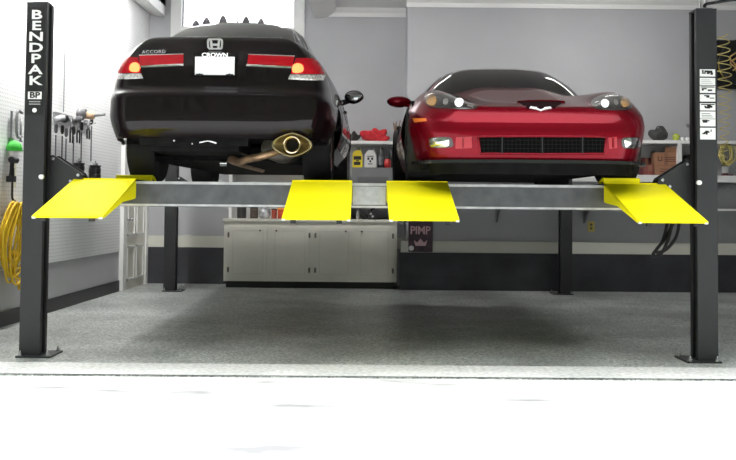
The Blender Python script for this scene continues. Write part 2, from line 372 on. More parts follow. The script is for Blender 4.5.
# ------------------------------------------------------------------ the four post lift
LX = .03; Y0 = 7.5; Y1 = 12.9; ZP = 1.42; ZT = 2.83
lift = thing('car_lift', (LX, Y0, 0), 'charcoal four-post two-bay car lift with yellow ramps, holding up both cars', 'car lift')
def column(sx, y, front):
    xc = (sx*2.705+.025) if front else (sx*2.79+.04); yy = -.16 if front else Y1-Y0
    m = MB(); h = .082
    # C-section: three walls and two lips, the slot faces inward
    s = -sx
    m.box(xc-h, xc+h, yy, yy+.012, 0, ZT); m.box(xc-h, xc+h, yy+.153, yy+.165, 0, ZT)
    a, b = (xc-h, xc-h+.012) if s > 0 else (xc+h-.012, xc+h)
    m.box(a, b, yy+.012, yy+.153, 0, ZT)
    a, b = (xc+h-.012, xc+h) if s > 0 else (xc-h, xc-h+.012)
    m.box(a, b, yy+.012, yy+.05, 0, ZT); m.box(a, b, yy+.115, yy+.153, 0, ZT)
    m.box(xc-h-.002, xc+h+.002, yy-.002, yy+.167, ZT, ZT+.012)
    c = m.done('column', M_post, lift)
    m = MB()
    x0, x1 = (xc-.085, xc+.19) if s > 0 else (xc-.19, xc+.085)
    m.box(x0, x1, yy-.07, yy+.235, 0, .014).bevel(.004, 1); m.done('base_plate', M_post, c)
    for bx in (x0+.03, x1-.03):
        for by in (yy-.045, yy+.21):
            m = MB(); m.cyl((bx, by, .014), (bx, by, .02), .022); m.cyl((bx, by, .02), (bx, by, .036), .015, n=6); m.cyl((bx, by, .036), (bx, by, .055), .007, n=8)
            m.done('anchor_bolt', M_steel, c)
    m = MB(); m.cyl((xc-.02, yy+.08, ZT), (xc-.02, yy+.08, ZT+.14), .008); m.cyl((xc+.04, yy+.12, ZT), (xc+.04, yy+.12, ZT+.16), .008)
    m.box(xc-.05, xc+.07, yy+.05, yy+.15, ZT+.012, ZT+.03); done_each(m, 'ladder_rod', M_steel, c, 'auto')
    # sheave housing where the crossbeam enters the column
    yb = yy+.02 if not front else -.01
    out = [(xc+s*.084, 1.61), (xc+s*.11, 1.615), (xc+s*.335, 1.47), (xc+s*.36, 1.42), (xc+s*.36, 1.20), (xc+s*.084, 1.20)]
    m = MB(); m.prism(out, yb-.012, yb, 'y'); m.prism(out, yb+.13, yb+.142, 'y')
    m.prism([(xc+s*.11, 1.60), (xc+s*.335, 1.455), (xc+s*.335, 1.44), (xc+s*.11, 1.585)], yb, yb+.13, 'y')
    g = m.done('sheave_housing', M_post, c)
    m = MB()
    for (dx, z) in ((.115, 1.585), (.32, 1.452), (.26, 1.40)):
        m.cyl((xc+s*dx, yb-.03, z), (xc+s*dx, yb-.012, z), .013, n=10)
    done_each(m, 'pin', M_steel, c, 'auto')
    m = MB(); m.cyl((xc+s*.072, yy-.03, 1.43), (xc+s*.072, yy, 1.43), .019, n=16); m.cyl((xc+s*.072, yy-.036, 1.43), (xc+s*.072, yy-.03, 1.43), .011, n=12); m.done('slide_block', M_ltxt, c, 'auto')
    return c
cFL = column(-1, Y0, True); cFR = column(1, Y0, True); column(-1, Y1, False); column(1, Y1, False)
# lettering down the left front column
m = MB(); xc = -2.68; yl = -.16
m.box(xc-.07, xc+.07, yl-.004, yl-.002, 1.93, 2.80); m.done('name_decal', mat('decal_black', (.012, .012, .013), .35), cFL)
for i, ch in enumerate('BENDPAK'):
    z = 2.735-i*.089
    Mx = Matrix.Translation((xc, yl-.006, z)) @ FACE @ Matrix.Diagonal((1.35, .86, 1, 1))
    text_mesh(ch, .118, 'letter', M_ltxt, cFL, Mx, .001, bold=.003)
m = MB(); m.box(xc-.055, xc+.055, yl-.006, yl-.004, 2.055, 2.115); m.done('logo_plate', M_ltxt, cFL)
text_mesh('BP', .065, 'logo_letters', M_black, cFL, Matrix.Translation((xc, yl-.0075, 2.085)) @ FACE @ Matrix.Diagonal((1.2, 1, 1, 1)), .001, bold=.002)
m = MB()
for z in (2.03, 2.01): m.box(xc-.045, xc+.045, yl-.006, yl-.004, z, z+.009)
done_each(m, 'small_print', mat('decal_grey', (.35, .35, .35), .5), cFL)
m = MB(); m.cyl((xc, yl-.007, 1.965), (xc, yl-.004, 1.965), .018, n=20); m.done('round_seal', M_ltxt, cFL)
# warning labels on the right front column
xr = 2.735
lz = [2.317, 2.248, 2.184, 2.114, 2.042, 1.976, 1.914, 1.826]
for i, z in enumerate(lz):
    hh = .029 if i < 7 else .047
    m = MB(); m.box(xr-.062, xr+.062, yl-.005, yl-.002, z-hh, z+hh)
    nf = len(m.b.faces)
    rnd = random.Random(40+i)
    if i not in (1, 5):
        for k in range(rnd.randint(4, 7)):
            a = xr-.05+rnd.random()*.075; b_ = a+.008+rnd.random()*.03; c = z-hh+.012+rnd.random()*(hh*1.1); d = c+.006+rnd.random()*.018
            m.box(a, min(b_, xr+.055), yl-.0065, yl-.005, c, min(d, z+hh-.006))
        if i in (2, 4): m.box(xr-.055, xr+.055, yl-.0065, yl-.005, z+hh-.014, z+hh-.006)
    else:
        for k in range(3): m.box(xr-.05, xr+.04-k*.01, yl-.0065, yl-.005, z-.018+k*.014, z-.014+k*.014)
    m.b.faces.ensure_lookup_table()
    for f in m.b.faces[6:]: f.material_index = 1
    m.done('warning_label', [M_ltxt, mat('label_ink' if i != 1 else 'label_ink_grey', (.02, .02, .02) if i != 1 else (.4, .4, .4), .5)], cFR)
# crossbeams
for yy, rear in ((.02, 0), (Y1-Y0+.02, 1)):
    m = MB(); m.box(-2.62, 2.66, yy+.0, yy+.13, 1.20, 1.405).bevel(.008, 2)
    cb = m.done('crossbeam', M_beam, lift, 'auto')
    m = MB(); m.box(-2.36, 2.36, yy-.006, yy, 1.385, 1.407); m.done('top_edge_highlight', mat('beam_edge_highlight', (.5, .5, .51), .35, .6, nscale=10, namt=.2), cb)  # pale strip paints the highlight along the beam edge
    m = MB(); m.box(-2.36, 2.36, yy-.004, yy, 1.205, 1.222); m.done('bottom_edge_highlight', MATS['beam_edge_highlight'], cb)
    if not rear:
        m = MB(); m.box(-.12, .15, yy-.004, yy, 1.23, 1.38)
        for z in (1.245, 1.275, 1.305, 1.335, 1.365): m.box(-.12, .15, yy-.008, yy-.003, z-.004, z+.004)
        m.done('centre_splice_plate', mat('bright_ribbed_plate', (.50, .50, .51), .28, .8, nscale=25, namt=.12), cb)
    if not rear:
        m = MB()
        for x in (-2.30, 2.30): m.prism([(x-.06, 1.21), (x+.06, 1.21), (x+.05, 1.40), (x-.05, 1.40)], yy-.014, yy-.004, 'y')
        done_each(m, 'end_plate', mat('brushed_end_plate', (.34, .35, .36), .3, .8, nscale=20, namt=.3), cb)
        m = MB()
        for x in (-2.34, -2.26, 2.26, 2.34): m.cyl((x, yy-.022, 1.385), (x, yy, 1.385), .010, n=8)
        done_each(m, 'beam_bolt', M_steel, cb)
# runways and ramps
RW = [(-2.40, -1.895), (-.615, -.125), (.155, .655), (1.94, 2.44)]
def ramp(x0, x1, flange_side):
    L = [(0, 1.425), (-.86, 1.135)]
    m = MB()
    th = .012
    m.prism([(-.0, 1.425), (-.95, 1.128), (-.95, 1.116), (0, 1.411)], x0, x1, 'x')
    for (a, b) in ((x0, x0+.008), (x1-.008, x1)):
        m.prism([(0, 1.42), (-.93, 1.125), (-.93, 1.112), (-.40, 1.235), (-.06, 1.26), (0, 1.27)], a, b, 'x')
    m.box(x0, x1, -.02, 0, 1.405, 1.428)
    r = m.done('approach_ramp', M_yel, lift)
    m = MB()
    for x in (x0+.08, x1-.08): m.cyl((x-.02, -.935, 1.108), (x+.02, -.935, 1.108), .017, n=12)
    done_each(m, 'ramp_roller', M_black, r, 'auto')
    m = MB(); m.cyl((x0+.01, .005, 1.415), (x1-.01, .005, 1.415), .010, n=10); m.done('hinge_pin', M_steel, r, 'auto')
    m = MB()
    for x in (x0+.012, x1-.012): m.cyl((x-.012, -.94, 1.12), (x+.012, -.94, 1.12), .011, n=8)
    done_each(m, 'end_clip', M_ltxt, r, 'auto')
for i, (x0, x1) in enumerate(RW):
    m = MB(); m.box(x0, x1, .0, Y1-Y0+.2, 1.405, 1.42); m.box(x0, x0+.01, .14, Y1-Y0, 1.29, 1.405); m.box(x1-.01, x1, .14, Y1-Y0, 1.29, 1.405)
    for k in range(26): m.box(x0+.04, x1-.04, .2+k*.2, .212+k*.2, 1.42, 1.422)
    for k in range(8): m.box(x0+.01, x1-.01, .4+k*.62, .44+k*.62, 1.33, 1.405)
    m.done('runway', M_post, lift)
    ramp(x0, x1, i)
# hoses that droop below the platform by the right column
for dx, dz in ((0, 0), (.06, .03)):
    pts = smooth_line([(2.62+dx, .30, 1.35), (2.60+dx, .28, 1.15), (2.56+dx, .26, .98), (2.49+dx*.6, .25, .84+dz), (2.42+dx*.4, .25, .83+dz), (2.52+dx*.5, .30, .95+dz), (2.58+dx, .34, 1.15), (2.60+dx, .36, 1.34)])
    m = MB(); m.tube(pts, .014, 8); m.done('hydraulic_hose', M_black, lift, True)
pts = smooth_line([(2.75, -.08, ZT+.02), (2.75, -.08, ZT+.06), (2.86, .02, ZT+.10), (3.0, .0, ZT+.12), (3.3, 0, ZT+.15), (3.7, .2, ZT+.2), (4.2, 1.0, ZT+.5), (4.4, 2.0, ZC-.03)])
m = MB(); m.tube(pts, .013, 8); m.done('power_cable', M_black, lift, True)
# ------------------------------------------------------------------ car building
def shell(ctrl, per, zb, deck, offn, offs, offf, arches, MJ=22, Q=44, sm=6):
    """wall around the plan outline plus a deck on top; near end at y=0"""
    O = crspline(ctrl, per)
    # extra columns at the wheel arch edges
    K = len(O); nor = []
    for k in range(K):
        d = O[min(k+1, K-1)]-O[max(k-1, 0)]; n = Vector((-d.y, d.x, 0)) if False else Vector((d.y, -d.x, 0)); n.normalize()
        if k == 0: n = Vector((0, -1, 0))
        if k == K-1: n = Vector((0, 1, 0))
        if n.dot(O[k]-Vector((0, (ctrl[0][1]+ctrl[-1][1])/2, 0))) < 0: n = -n
        nor.append(n)
    def pos(k, z):
        n = nor[k]; wn = max(0, -n.y)**2; wf = max(0, n.y)**2; ws = max(0, n.x)**2
        off = wn*offn(z)+wf*offf(z)+ws*offs(z)
        p = O[k]-n*off
        if k in (0, K-1): p.x = 0
        return p
    def arch(y):
        z = 0
        for (c, zc, r) in arches:
            if abs(y-c) < r: z = max(z, zc+math.sqrt(r*r-(y-c)**2))
        return z
    tops = []
    for k in range(K):
        z = .8
        for _ in range(6):
            p = pos(k, z); z = deck(p.x, p.y, 0)
        tops.append((pos(k, z), z))
    hw = pchip_dense([(t[0].y, t[0].x) for t in tops])
    b = bmesh.new(); shoulder = []
    R = []; Lf = []
    for k in range(K):
        z1 = tops[k][1]; z0 = max(zb(O[k].y), arch(O[k].y)); cr = []; cl = []
        z0 = min(z0, z1-.02)
        for j in range(MJ+1):
            z = z0+(z1-z0)*j/MJ; p = pos(k, z)
            v = b.verts.new((p.x, p.y, z)); cr.append(v)
            if k in (0, K-1): cl.append(v)
            else: cl.append(b.verts.new((-p.x, p.y, z)))
            if j >= MJ-2: shoulder.append(v); shoulder.append(cl[-1])
        R.append(cr); Lf.append(cl)
    for k in range(K-1):
        for j in range(MJ):
            for S in (R, Lf):
                vs = [S[k][j], S[k+1][j], S[k+1][j+1], S[k][j+1]]
                vs = list(dict.fromkeys(vs))
                try: b.faces.new(vs)
                except ValueError: pass
    rows = []
    ymin = tops[0][0].y; ymax = tops[-1][0].y
    for k in range(K):
        p, z = tops[k]; row = []
        for q in range(Q+1):
            u = math.sin((q/Q-.5)*math.pi)
            if q == 0: row.append(Lf[k][MJ]); continue
            if q == Q: row.append(R[k][MJ]); continue
            if k in (0, K-1): row.append(R[k][MJ]); continue
            x = p.x*u
            dn = p.y-edge_y(tops, abs(x), True); df = edge_y(tops, abs(x), False)-p.y
            v = b.verts.new((x, p.y, deck(x, p.y, min(p.x-abs(x), dn*2.0 if dn >= 0 else 0, df)))); row.append(v)
            if q < 3 or q > Q-3: shoulder.append(v)
        rows.append(row)
    for A, B in zip(rows, rows[1:]):
        for q in range(Q):
            vs = list(dict.fromkeys([A[q], A[q+1], B[q+1], B[q]]))
            if len(vs) >= 3:
                try: b.faces.new(vs)
                except ValueError: pass
    bmesh.ops.remove_doubles(b, verts=b.verts, dist=1e-5)
    sh = list(dict.fromkeys(v for v in shoulder if v.is_valid))
    for _ in range(sm): bmesh.ops.smooth_vert(b, verts=sh, factor=.5, use_axis_x=True, use_axis_y=True, use_axis_z=True)
    return b, O, pos, tops
def pchip_dense(t): return None
def edge_y(tops, x, near):
    it = range(len(tops)-1) if near else range(len(tops)-1, 0, -1)
    st = 1 if near else -1
    for k in it:
        a = tops[k][0]; c = tops[k+st][0]
        if a.x <= x <= c.x and c.x > a.x:
            return a.y+(c.y-a.y)*(x-a.x)/(c.x-a.x)
        if c.x < a.x: break
    return 1e3 if not near else -1e3
def cabin(bot, top, per, zbot, ztop, crownh, bulge=.03, MJ=12, Q=20):
    B = crspline(bot, per); T = crspline(top, per); K = len(B); G = []
    for k in range(K):
        col = []
        for j in range(MJ+1):
            s = j/MJ; p = B[k].lerp(T[k], s); c = Vector((0, (B[0].y+B[-1].y)/2, 0)); n = (p-c); n.normalize()
            p = p+n*bulge*math.sin(math.pi*s)
            z = zbot(B[k].x, B[k].y)*(1-s)+ztop(T[k].x, T[k].y)*s + .012*math.sin(math.pi*s)
            if k in (0, K-1): p.x = 0
            col.append(Vector((p.x, p.y, z)))
        G.append(col)
    b = bmesh.new(); R = [[b.verts.new(p) for p in c] for c in G]; Lf = [[b.verts.new((-p.x, p.y, p.z)) for p in c] for c in G]
    for k in range(K-1):
        for j in range(MJ):
            b.faces.new((R[k][j], R[k+1][j], R[k+1][j+1], R[k][j+1])); b.faces.new((Lf[k][j], Lf[k+1][j], Lf[k+1][j+1], Lf[k][j+1]))
    rows = []
    for k in range(K):
        p = G[k][MJ]; row = []
        for q in range(Q+1):
            u = q/Q*2-1
            row.append(Lf[k][MJ] if q == 0 else R[k][MJ] if q == Q else b.verts.new((p.x*u, p.y, ztop(p.x*u, p.y)+crownh*(1-u*u)*math.sin(math.pi*min(1, max(0, (p.y-G[0][MJ].y)/(G[-1][MJ].y-G[0][MJ].y)))))))
        rows.append(row)
    for A, C in zip(rows, rows[1:]):
        for q in range(Q): b.faces.new((A[q], A[q+1], C[q+1], C[q]))
    bmesh.ops.remove_doubles(b, verts=b.verts, dist=1e-5)
    for _ in range(2): bmesh.ops.smooth_vert(b, verts=[v for v in b.verts if abs(v.co.z-ztop(v.co.x, v.co.y)) < .02], factor=.4, use_axis_x=True, use_axis_y=True, use_axis_z=True)
    return b, G
def cabin_patch(G, per, t0, t1, j0, j1, off, mirror, name, m, parent):
    """a pane following the cabin surface between control stations t0..t1"""
    k0, k1 = int(round(t0*per)), int(round(t1*per)); K = len(G)
    def nrm(k, j):
        a = G[min(k+1, K-1)][j]-G[max(k-1, 0)][j]; c = G[k][min(j+1, len(G[k])-1)]-G[k][max(j-1, 0)]
        n = a.cross(c)
        if k in (0, K-1): n.x = 0
        n.normalize()
        if n.z < 0 and n.dot(G[k][j]-Vector((0, 2, .9))) < 0: n = -n
        if n.dot(Vector((G[k][j].x, G[k][j].y-(G[0][0].y+G[-1][0].y)/2, .6))) < 0: n = -n
        return n
    def grid(b, sx):
        V = [[b.verts.new(((p := G[k][j]+nrm(k, j)*off).x*sx, p.y, p.z)) for j in range(j0, j1+1)] for k in range(k0, k1+1)]
        for A, B in zip(V, V[1:]):
            for q in range(len(A)-1): b.faces.new((A[q], A[q+1], B[q+1], B[q]))
    out = []
    for sides in mirror:
        mb = MB()
        for sx in sides: grid(mb.b, sx)
        bmesh.ops.remove_doubles(mb.b, verts=mb.b.verts, dist=1e-4)
        bmesh.ops.recalc_face_normals(mb.b, faces=mb.b.faces[:])
        r = bmesh.ops.solidify(mb.b, geom=mb.b.faces[:], thickness=.003)
        out.append(mb.done(name, m, parent, True))
    return out
class Car:
    def __init__(s, t, body_bm):
        s.t = t; s.Mw = Matrix.Translation(t.location) @ Matrix.Rotation(t.rotation_euler.z, 4, 'Z'); s.Mi = s.Mw.inverted()
        s.bvh = BVHTree.FromBMesh(body_bm)
    def hit(s, px, py):
        o, d = ray(px, py); o = s.Mi @ o; d = s.Mi.to_3x3() @ d
        h = s.bvh.ray_cast(o, d)
        if h[0] is None:
            k = (.3-o.y)/d.y; h = s.bvh.find_nearest(o+d*k)
        return h[0].copy(), (h[1] if h[1].y < 0 else -h[1]).copy()
    def panel(s, name, pts, m, parent=None, off=.006, thick=.012, mirror=False, dens=2.0, smooth=False, dome=0.):
        """panel laid on the body where the pixel outline falls; mirrored = also on the other flank"""
        P = []
        if smooth:
            q = [Vector((*p, 0)) for p in pts]; n = len(q)
            for i in range(n):
                p0, p1, p2, p3 = q[i-1], q[i], q[(i+1) % n], q[(i+2) % n]
                for k in range(5):
                    t = k/5; v = .5*((2*p1)+(p2-p0)*t+(2*p0-5*p1+4*p2-p3)*t*t+(3*p1-p0-3*p2+p3)*t**3); P.append((v.x, v.y))
        else:
            for a, b in zip(pts, pts[1:]+pts[:1]):
                L = math.dist(a, b); n = max(1, int(L/dens))
                for k in range(n): P.append((a[0]+(b[0]-a[0])*k/n, a[1]+(b[1]-a[1])*k/n))
        cx = sum(p[0] for p in P)/len(P); cy = sum(p[1] for p in P)/len(P)
        res = []
        rings = []
        for f in (1, .8, .55, .3):
            rings.append([s.hit(cx+(x-cx)*f, cy+(y-cy)*f)+(f,) for x, y in P])
        cc = s.hit(cx, cy)
        for sx in ((1, -1) if mirror else (1,)):
            mb = MB(); b = mb.b
            fl = lambda v: Vector((v.x*sx, v.y, v.z))
            VR = [[b.verts.new(fl(h+n*(off+dome*(1-f*f)))) for h, n, f in r] for r in rings]
            base = [b.verts.new(fl(h-n*thick)) for h, n, f in rings[0]]
            c = b.verts.new(fl(cc[0]+cc[1]*(off+dome)))
            n = len(P)
            for i in range(n):
                j = (i+1) % n
                b.faces.new((base[i], base[j], VR[0][j], VR[0][i]))
                for A, B in zip(VR, VR[1:]): b.faces.new((A[i], A[j], B[j], B[i]))
                b.faces.new((VR[-1][i], VR[-1][j], c))
            par = parent[0 if sx == 1 else 1] if isinstance(parent, list) else (parent or s.t)
            o = mb.done(name, m, par, 'auto'); res.append(o)
        return res
def wheel(t, x, y, r, wd, sx, rimr):
    m = MB(); h = wd/2
    m.lathe([(rimr, -h*.8), (r*.86, -h), (r*.95, -h*.96), (r*.99, -h*.8), (r, -h*.5), (r, h*.5), (r*.99, h*.8), (r*.95, h*.96), (r*.86, h), (rimr, h*.8)], (x, y, r), 'x', 48)
    tr = m.done('wheel', M_rubber, t, 'auto')
    m = MB(); xo = x+sx*h*.82
    m.lathe([(rimr, -.03*sx), (rimr*.95, .012*sx), (rimr*.88, .0), (rimr*.86, -.05*sx), (.07, -.06*sx)], (xo, y, r), 'x', 40)
    for k in range(5):
        a = 2*math.pi*k/5+.3; dy, dz = math.cos(a), math.sin(a); qy, qz = -dz, dy
        A = [(.06, .035), (rimr*.9, .045)]
        vs = []
        for (rr, hw_) in A:
            for sg in (-1, 1):
                for xx in (xo+sx*.005, xo-sx*.03): vs.append(m.b.verts.new((xx, y+dy*rr+qy*hw_*sg, r+dz*rr+qz*hw_*sg)))
        for f in ((0, 2, 6, 4), (1, 5, 7, 3), (0, 4, 5, 1), (2, 3, 7, 6), (0, 1, 3, 2), (4, 6, 7, 5)): m.b.faces.new([vs[i] for i in f])
    m.lathe([(.065, -.04), (.065, .0), (.03, .012*1), (.0, .013)] if sx > 0 else [(.0, -.013), (.03, -.012), (.065, 0), (.065, .04)], (xo, y, r), 'x', 20)
    m.done('rim', M_rim, tr, 'auto')
    m = MB()
    for k in (-.3, 0, .3): m.lathe([(r*1.0005, k*wd-.006), (r*1.001, k*wd), (r*1.0005, k*wd+.006)], (x, y, r), 'x', 32)
    m.b.free()
    return tr
def liner(t, x0, x1, y, r, zc):
    m = MB(); n = 24; A = []
    for k in range(n+1):
        a = math.pi*k/n; A.append((y+r*math.cos(a), zc+r*math.sin(a)))
    A = A+[(p[0]*1.0, p[1]) for p in []]
    v0 = [m.b.verts.new((x0, p[0], p[1])) for p in A]; v1 = [m.b.verts.new((x1, p[0], p[1])) for p in A]
    for i in range(n): m.b.faces.new((v0[i], v0[i+1], v1[i+1], v1[i]))
    m.b.faces.new(v0[::-1] if abs(x0) < abs(x1) else v1)
    return m.done('wheel_arch_liner', M_under, t, True)
# ------------------------------------------------------------------ black sedan, tail toward the opening
sed = thing('sedan', (-1.238, 7.42, ZP), 'black four-door sedan raised on the left bay, tail toward the opening', 'car', None, math.radians(-1.5))
W = [(0, 0), (.30, .006), (.55, .03), (.72, .085), (.82, .18), (.872, .34), (.900, .62), (.915, 1.05), (.922, 1.7), (.922, 2.6), (.915, 3.4), (.905, 3.9), (.88, 4.35), (.80, 4.65), (.62, 4.82), (.3, 4.91), (0, 4.93)]
W = [(x*1.072, y) for x, y in W]
zcf = pchip([(0, 1.195), (.12, 1.215), (.5, 1.225), (.9, 1.20), (3.2, 1.06), (3.8, 1.0), (4.5, .90), (4.93, .76)])
drf = pchip([(0, .27), (.6, .27), (1.2, .24), (3.3, .13), (4.93, .10)])
rrf = pchip([(0, .42), (.8, .40), (3.3, .20), (4.93, .15)])
def sdeck(x, y, d):
    D = drf(y); R = rrf(y); q = max(0, 1-max(d, 0)/R)
    return zcf(y)-.012*(abs(x)/.9)**2-D*q**2.8
sn = pchip([(.15, .30), (.30, .13), (.36, .055), (.40, .02), (.46, .004), (.55, 0), (.70, .001), (.728, .022), (.745, .075), (.80, .088), (1.0, .095), (1.10, .085), (1.2, .09)])
ss = pchip([(.15, .13), (.25, .10), (.38, .045), (.55, 0), (.66, .002), (.74, .022), (.82, .036), (.92, .06), (1.0, .085), (1.1, .13), (1.2, .18)])
sf = pchip([(.15, .15), (.3, .03), (.45, 0), (.6, .01), (.75, .06), (.9, .15)])
szb = pchip([(0, .345), (.35, .34), (.70, .335), (1.35, .23), (1.5, .22), (3.5, .22), (4.4, .24), (4.93, .24)])
SA = [(1.06, .33, .375), (3.86, .33, .375)]
bm, SO, spos, stops = shell(W, 18, szb, sdeck, sn, ss, sf, SA)
mb = MB(); mb.b.free(); mb.b = bm
scar = Car(sed, bm)
sbody = mb.done('body', M_bpaint, sed, True)
cb_, SG = cabin([(0, .46), (.40, .50), (.63, .62), (.735, .85), (.775, 1.4), (.79, 2.2), (.78, 3.0), (.70, 3.4), (.4, 3.62), (0, 3.7)],
                [(0, 1.24), (.36, 1.26), (.50, 1.32), (.555, 1.45), (.575, 1.7), (.58, 2.1), (.57, 2.5), (.53, 2.62), (.35, 2.68), (0, 2.7)], 12,
                lambda x, y: sdeck(x, y, max(.0, .83-x))-.03, lambda x, y: pchip([(1.2, 1.535), (1.9, 1.555), (2.7, 1.51)])(y)-.07*(abs(x)/.58)**2.4, .02)
mb = MB(); mb.b.free(); mb.b = cb_; sroof = mb.done('roof', M_bpaint, sed, True)
cabin_patch(SG, 12, 0, 1.95, 1, 11, .004, [(1, -1)], 'rear_window', M_glass, sed)
cabin_patch(SG, 12, 3.1, 4.9, 2, 11, .004, [(1,), (-1,)], 'rear_side_window', M_glass, sed)
cabin_patch(SG, 12, 5.1, 6.7, 2, 11, .004, [(1,), (-1,)], 'front_side_window', M_glass, sed)
cabin_patch(SG, 12, 7.2, 9, 1, 11, .004, [(1, -1)], 'windshield', M_glass, sed)
tl = scar.panel('tail_light', [(295.6, 58.6), (306, 58.4), (318, 60), (323.4, 66), (324.6, 74.4), (306, 74.2), (290.6, 73.8)], M_redlens, None, .010, .03, True, dome=.006)
scar.panel('reverse_lens', [(290.2, 74.5), (306, 74.9), (324.6, 75.1), (322.6, 80.6), (306, 80.3), (288, 79.4)], M_clear, tl, .010, .03, True, dome=.004)
scar.panel('brake_bulb', [(292.5, 66.5), (297, 64), (301.5, 65.5), (303, 69.5), (301, 72.6), (293, 72.6)], M_glow, tl, .018, .003, True, smooth=True)
tb = scar.panel('trunk_reflector', [(248.5, 55.3), (294.2, 57), (292.2, 66.9), (247.3, 64.3)], M_redlens, None, .010, .02, True, dome=.003)
scar.panel('chrome_strip', [(247, 64.7), (292, 67.2), (291.6, 68.6), (246.6, 66.3)], M_chrome, tb, .016, .02, True)
scar.panel('chrome_edge', [(248.5, 54.6), (294.6, 56.3), (294.4, 57.1), (248.3, 55.4)], M_chrome, tb, .013, .02, True)
# licence plate, badge and script sit on the trunk face
def on_rear(z): return sn(z)
py_ = on_rear(.95)-.004
m = MB(); m.box(-.165, .165, py_-.012, py_, .865, 1.025).bevel(.004, 1); lp = m.done('license_plate', mat('plate_white', (.86, .87, .88), .35, emit=(1, 1, 1), es=.0), sed)
m = MB(); m.box(-.175, .175, py_-.014, py_, 1.017, 1.045); m.box(-.175, .175, py_-.014, py_, .853, .866); m.box(-.175, -.164, py_-.014, py_, .853, 1.045); m.box(.164, .175, py_-.014, py_, .853, 1.045); m.done('plate_frame', mat('frame_matte_black', (.008, .008, .008), .9, spec=.02), lp)
text_mesh('CROWN', .048, 'frame_lettering', M_ltxt, lp, Matrix.Translation((0, py_-.016, 1.030)) @ FACE @ Matrix.Diagonal((1.15, 1, 1, 1)), .0012, bold=.001)
m = MB()
for x in (-.125, .125): m.cyl((x, py_-.02, .868), (x, py_-.012, .868), .010, n=10); m.box(x-.03, x+.03, py_-.0155, py_-.012, .866, .874)
m.done('plate_screw', M_black, lp)
ye = on_rear(1.115)-.002
m = MB(); ez = 1.118
o_ = [(.062, .040), (.066, .02), (.062, -.028), (.05, -.040), (-.05, -.040), (-.062, -.028), (-.066, .02), (-.062, .040), (-.05, .048), (.05, .048)]
ring = []
n = len(o_)
fo = [m.b.verts.new((p[0], ye-.016, ez+p[1])) for p in o_]; fi = [m.b.verts.new((p[0]*.8, ye-.016, ez+.003+(p[1]-.003)*.78)) for p in o_]
bo = [m.b.verts.new((p[0], ye+.004, ez+p[1])) for p in o_]; bi = [m.b.verts.new((p[0]*.8, ye+.004, ez+.003+(p[1]-.003)*.78)) for p in o_]
for i in range(n):
    j = (i+1) % n
    m.b.faces.new((fo[i], fo[j], fi[j], fi[i])); m.b.faces.new((fo[j], fo[i], bo[i], bo[j])); m.b.faces.new((fi[i], fi[j], bi[j], bi[i])); m.b.faces.new((bo[i], bo[j], bi[j], bi[i]))
for sx in (-1, 1): m.prism([(sx*.026, ez+.034), (sx*.042, ez+.034), (sx*.036, ez-.032), (sx*.018, ez-.032), (sx*.022, ez-.006)], ye-.016, ye+.004, 'y')
m.prism([(-.024, ez+.006), (.024, ez+.006), (.021, ez-.010), (-.021, ez-.010)], ye-.016, ye+.004, 'y')
m.done('emblem', M_badge, sed)
h, n_ = scar.hit(154, 52)
text_mesh('ACCORD', .048, 'model_script', M_badge, sed, Matrix.Translation((h.x, h.y-.006, h.z)) @ Matrix.Rotation(math.radians(-12), 4, 'Z') @ FACE @ Matrix.Diagonal((1.0, .8, 1, 1)) @ Matrix.Shear('XY', 4, (.25, 0)), .004, 1.1)
m = MB(); m.box(-.05, .05, py_-.03, py_+.01, 1.054, 1.064); m.done('plate_lamp', M_black, lp)
pl_ = bpy.data.lights.new('plate_light', 'AREA'); pl_.shape = 'RECTANGLE'; pl_.size = .3; pl_.size_y = .02; pl_.energy = .22
plo = bpy.data.objects.new('plate_light', pl_); COL.objects.link(plo); plo.parent = lp; plo.location = (0, py_-.09, 1.06); plo.rotation_euler = (math.radians(25), 0, 0)
# trunk gap and bumper seam lines, exhaust cut-outs
h, n_ = scar.hit(291.5, 145); 
ex = .648; ey = .035; ez = .292
m = MB()
prof = []
N_ = 28
def oval(rx, rz, y, dz=0): return [(ex+rx*math.cos(2*math.pi*k/N_), y, ez+dz+rz*math.sin(2*math.pi*k/N_)) for k in range(N_)]
rings = [oval(.062, .062, ey), oval(.070, .070, ey-.004), oval(.072, .072, ey+.02), oval(.070, .070, ey+.16)]
inn = [oval(.062, .062, ey), oval(.050, .050, ey+.015), oval(.042, .042, ey+.05), oval(.036, .036, ey+.14)]
def skin(m, rs):
    V = [[m.b.verts.new(p) for p in r] for r in rs]
    for A, B in zip(V, V[1:]):
        for k in range(N_): m.b.faces.new((A[k], A[(k+1) % N_], B[(k+1) % N_], B[k]))
    return V
skin(m, rings); V = skin(m, inn); m.b.faces.new(V[-1])
M_brass = mat('exhaust_tip_metal', (.62, .52, .34), .22, 1.)
et = m.done('exhaust_tip', M_brass, sed, 'auto')
m = MB(); m.cyl((ex, ey+.085, ez), (ex, ey+.087, ez), .041, n=24); m.done('exhaust_bore', mat('bore_black', (.004, .004, .004), .9), et)  # plain black disc across the bore of the tip
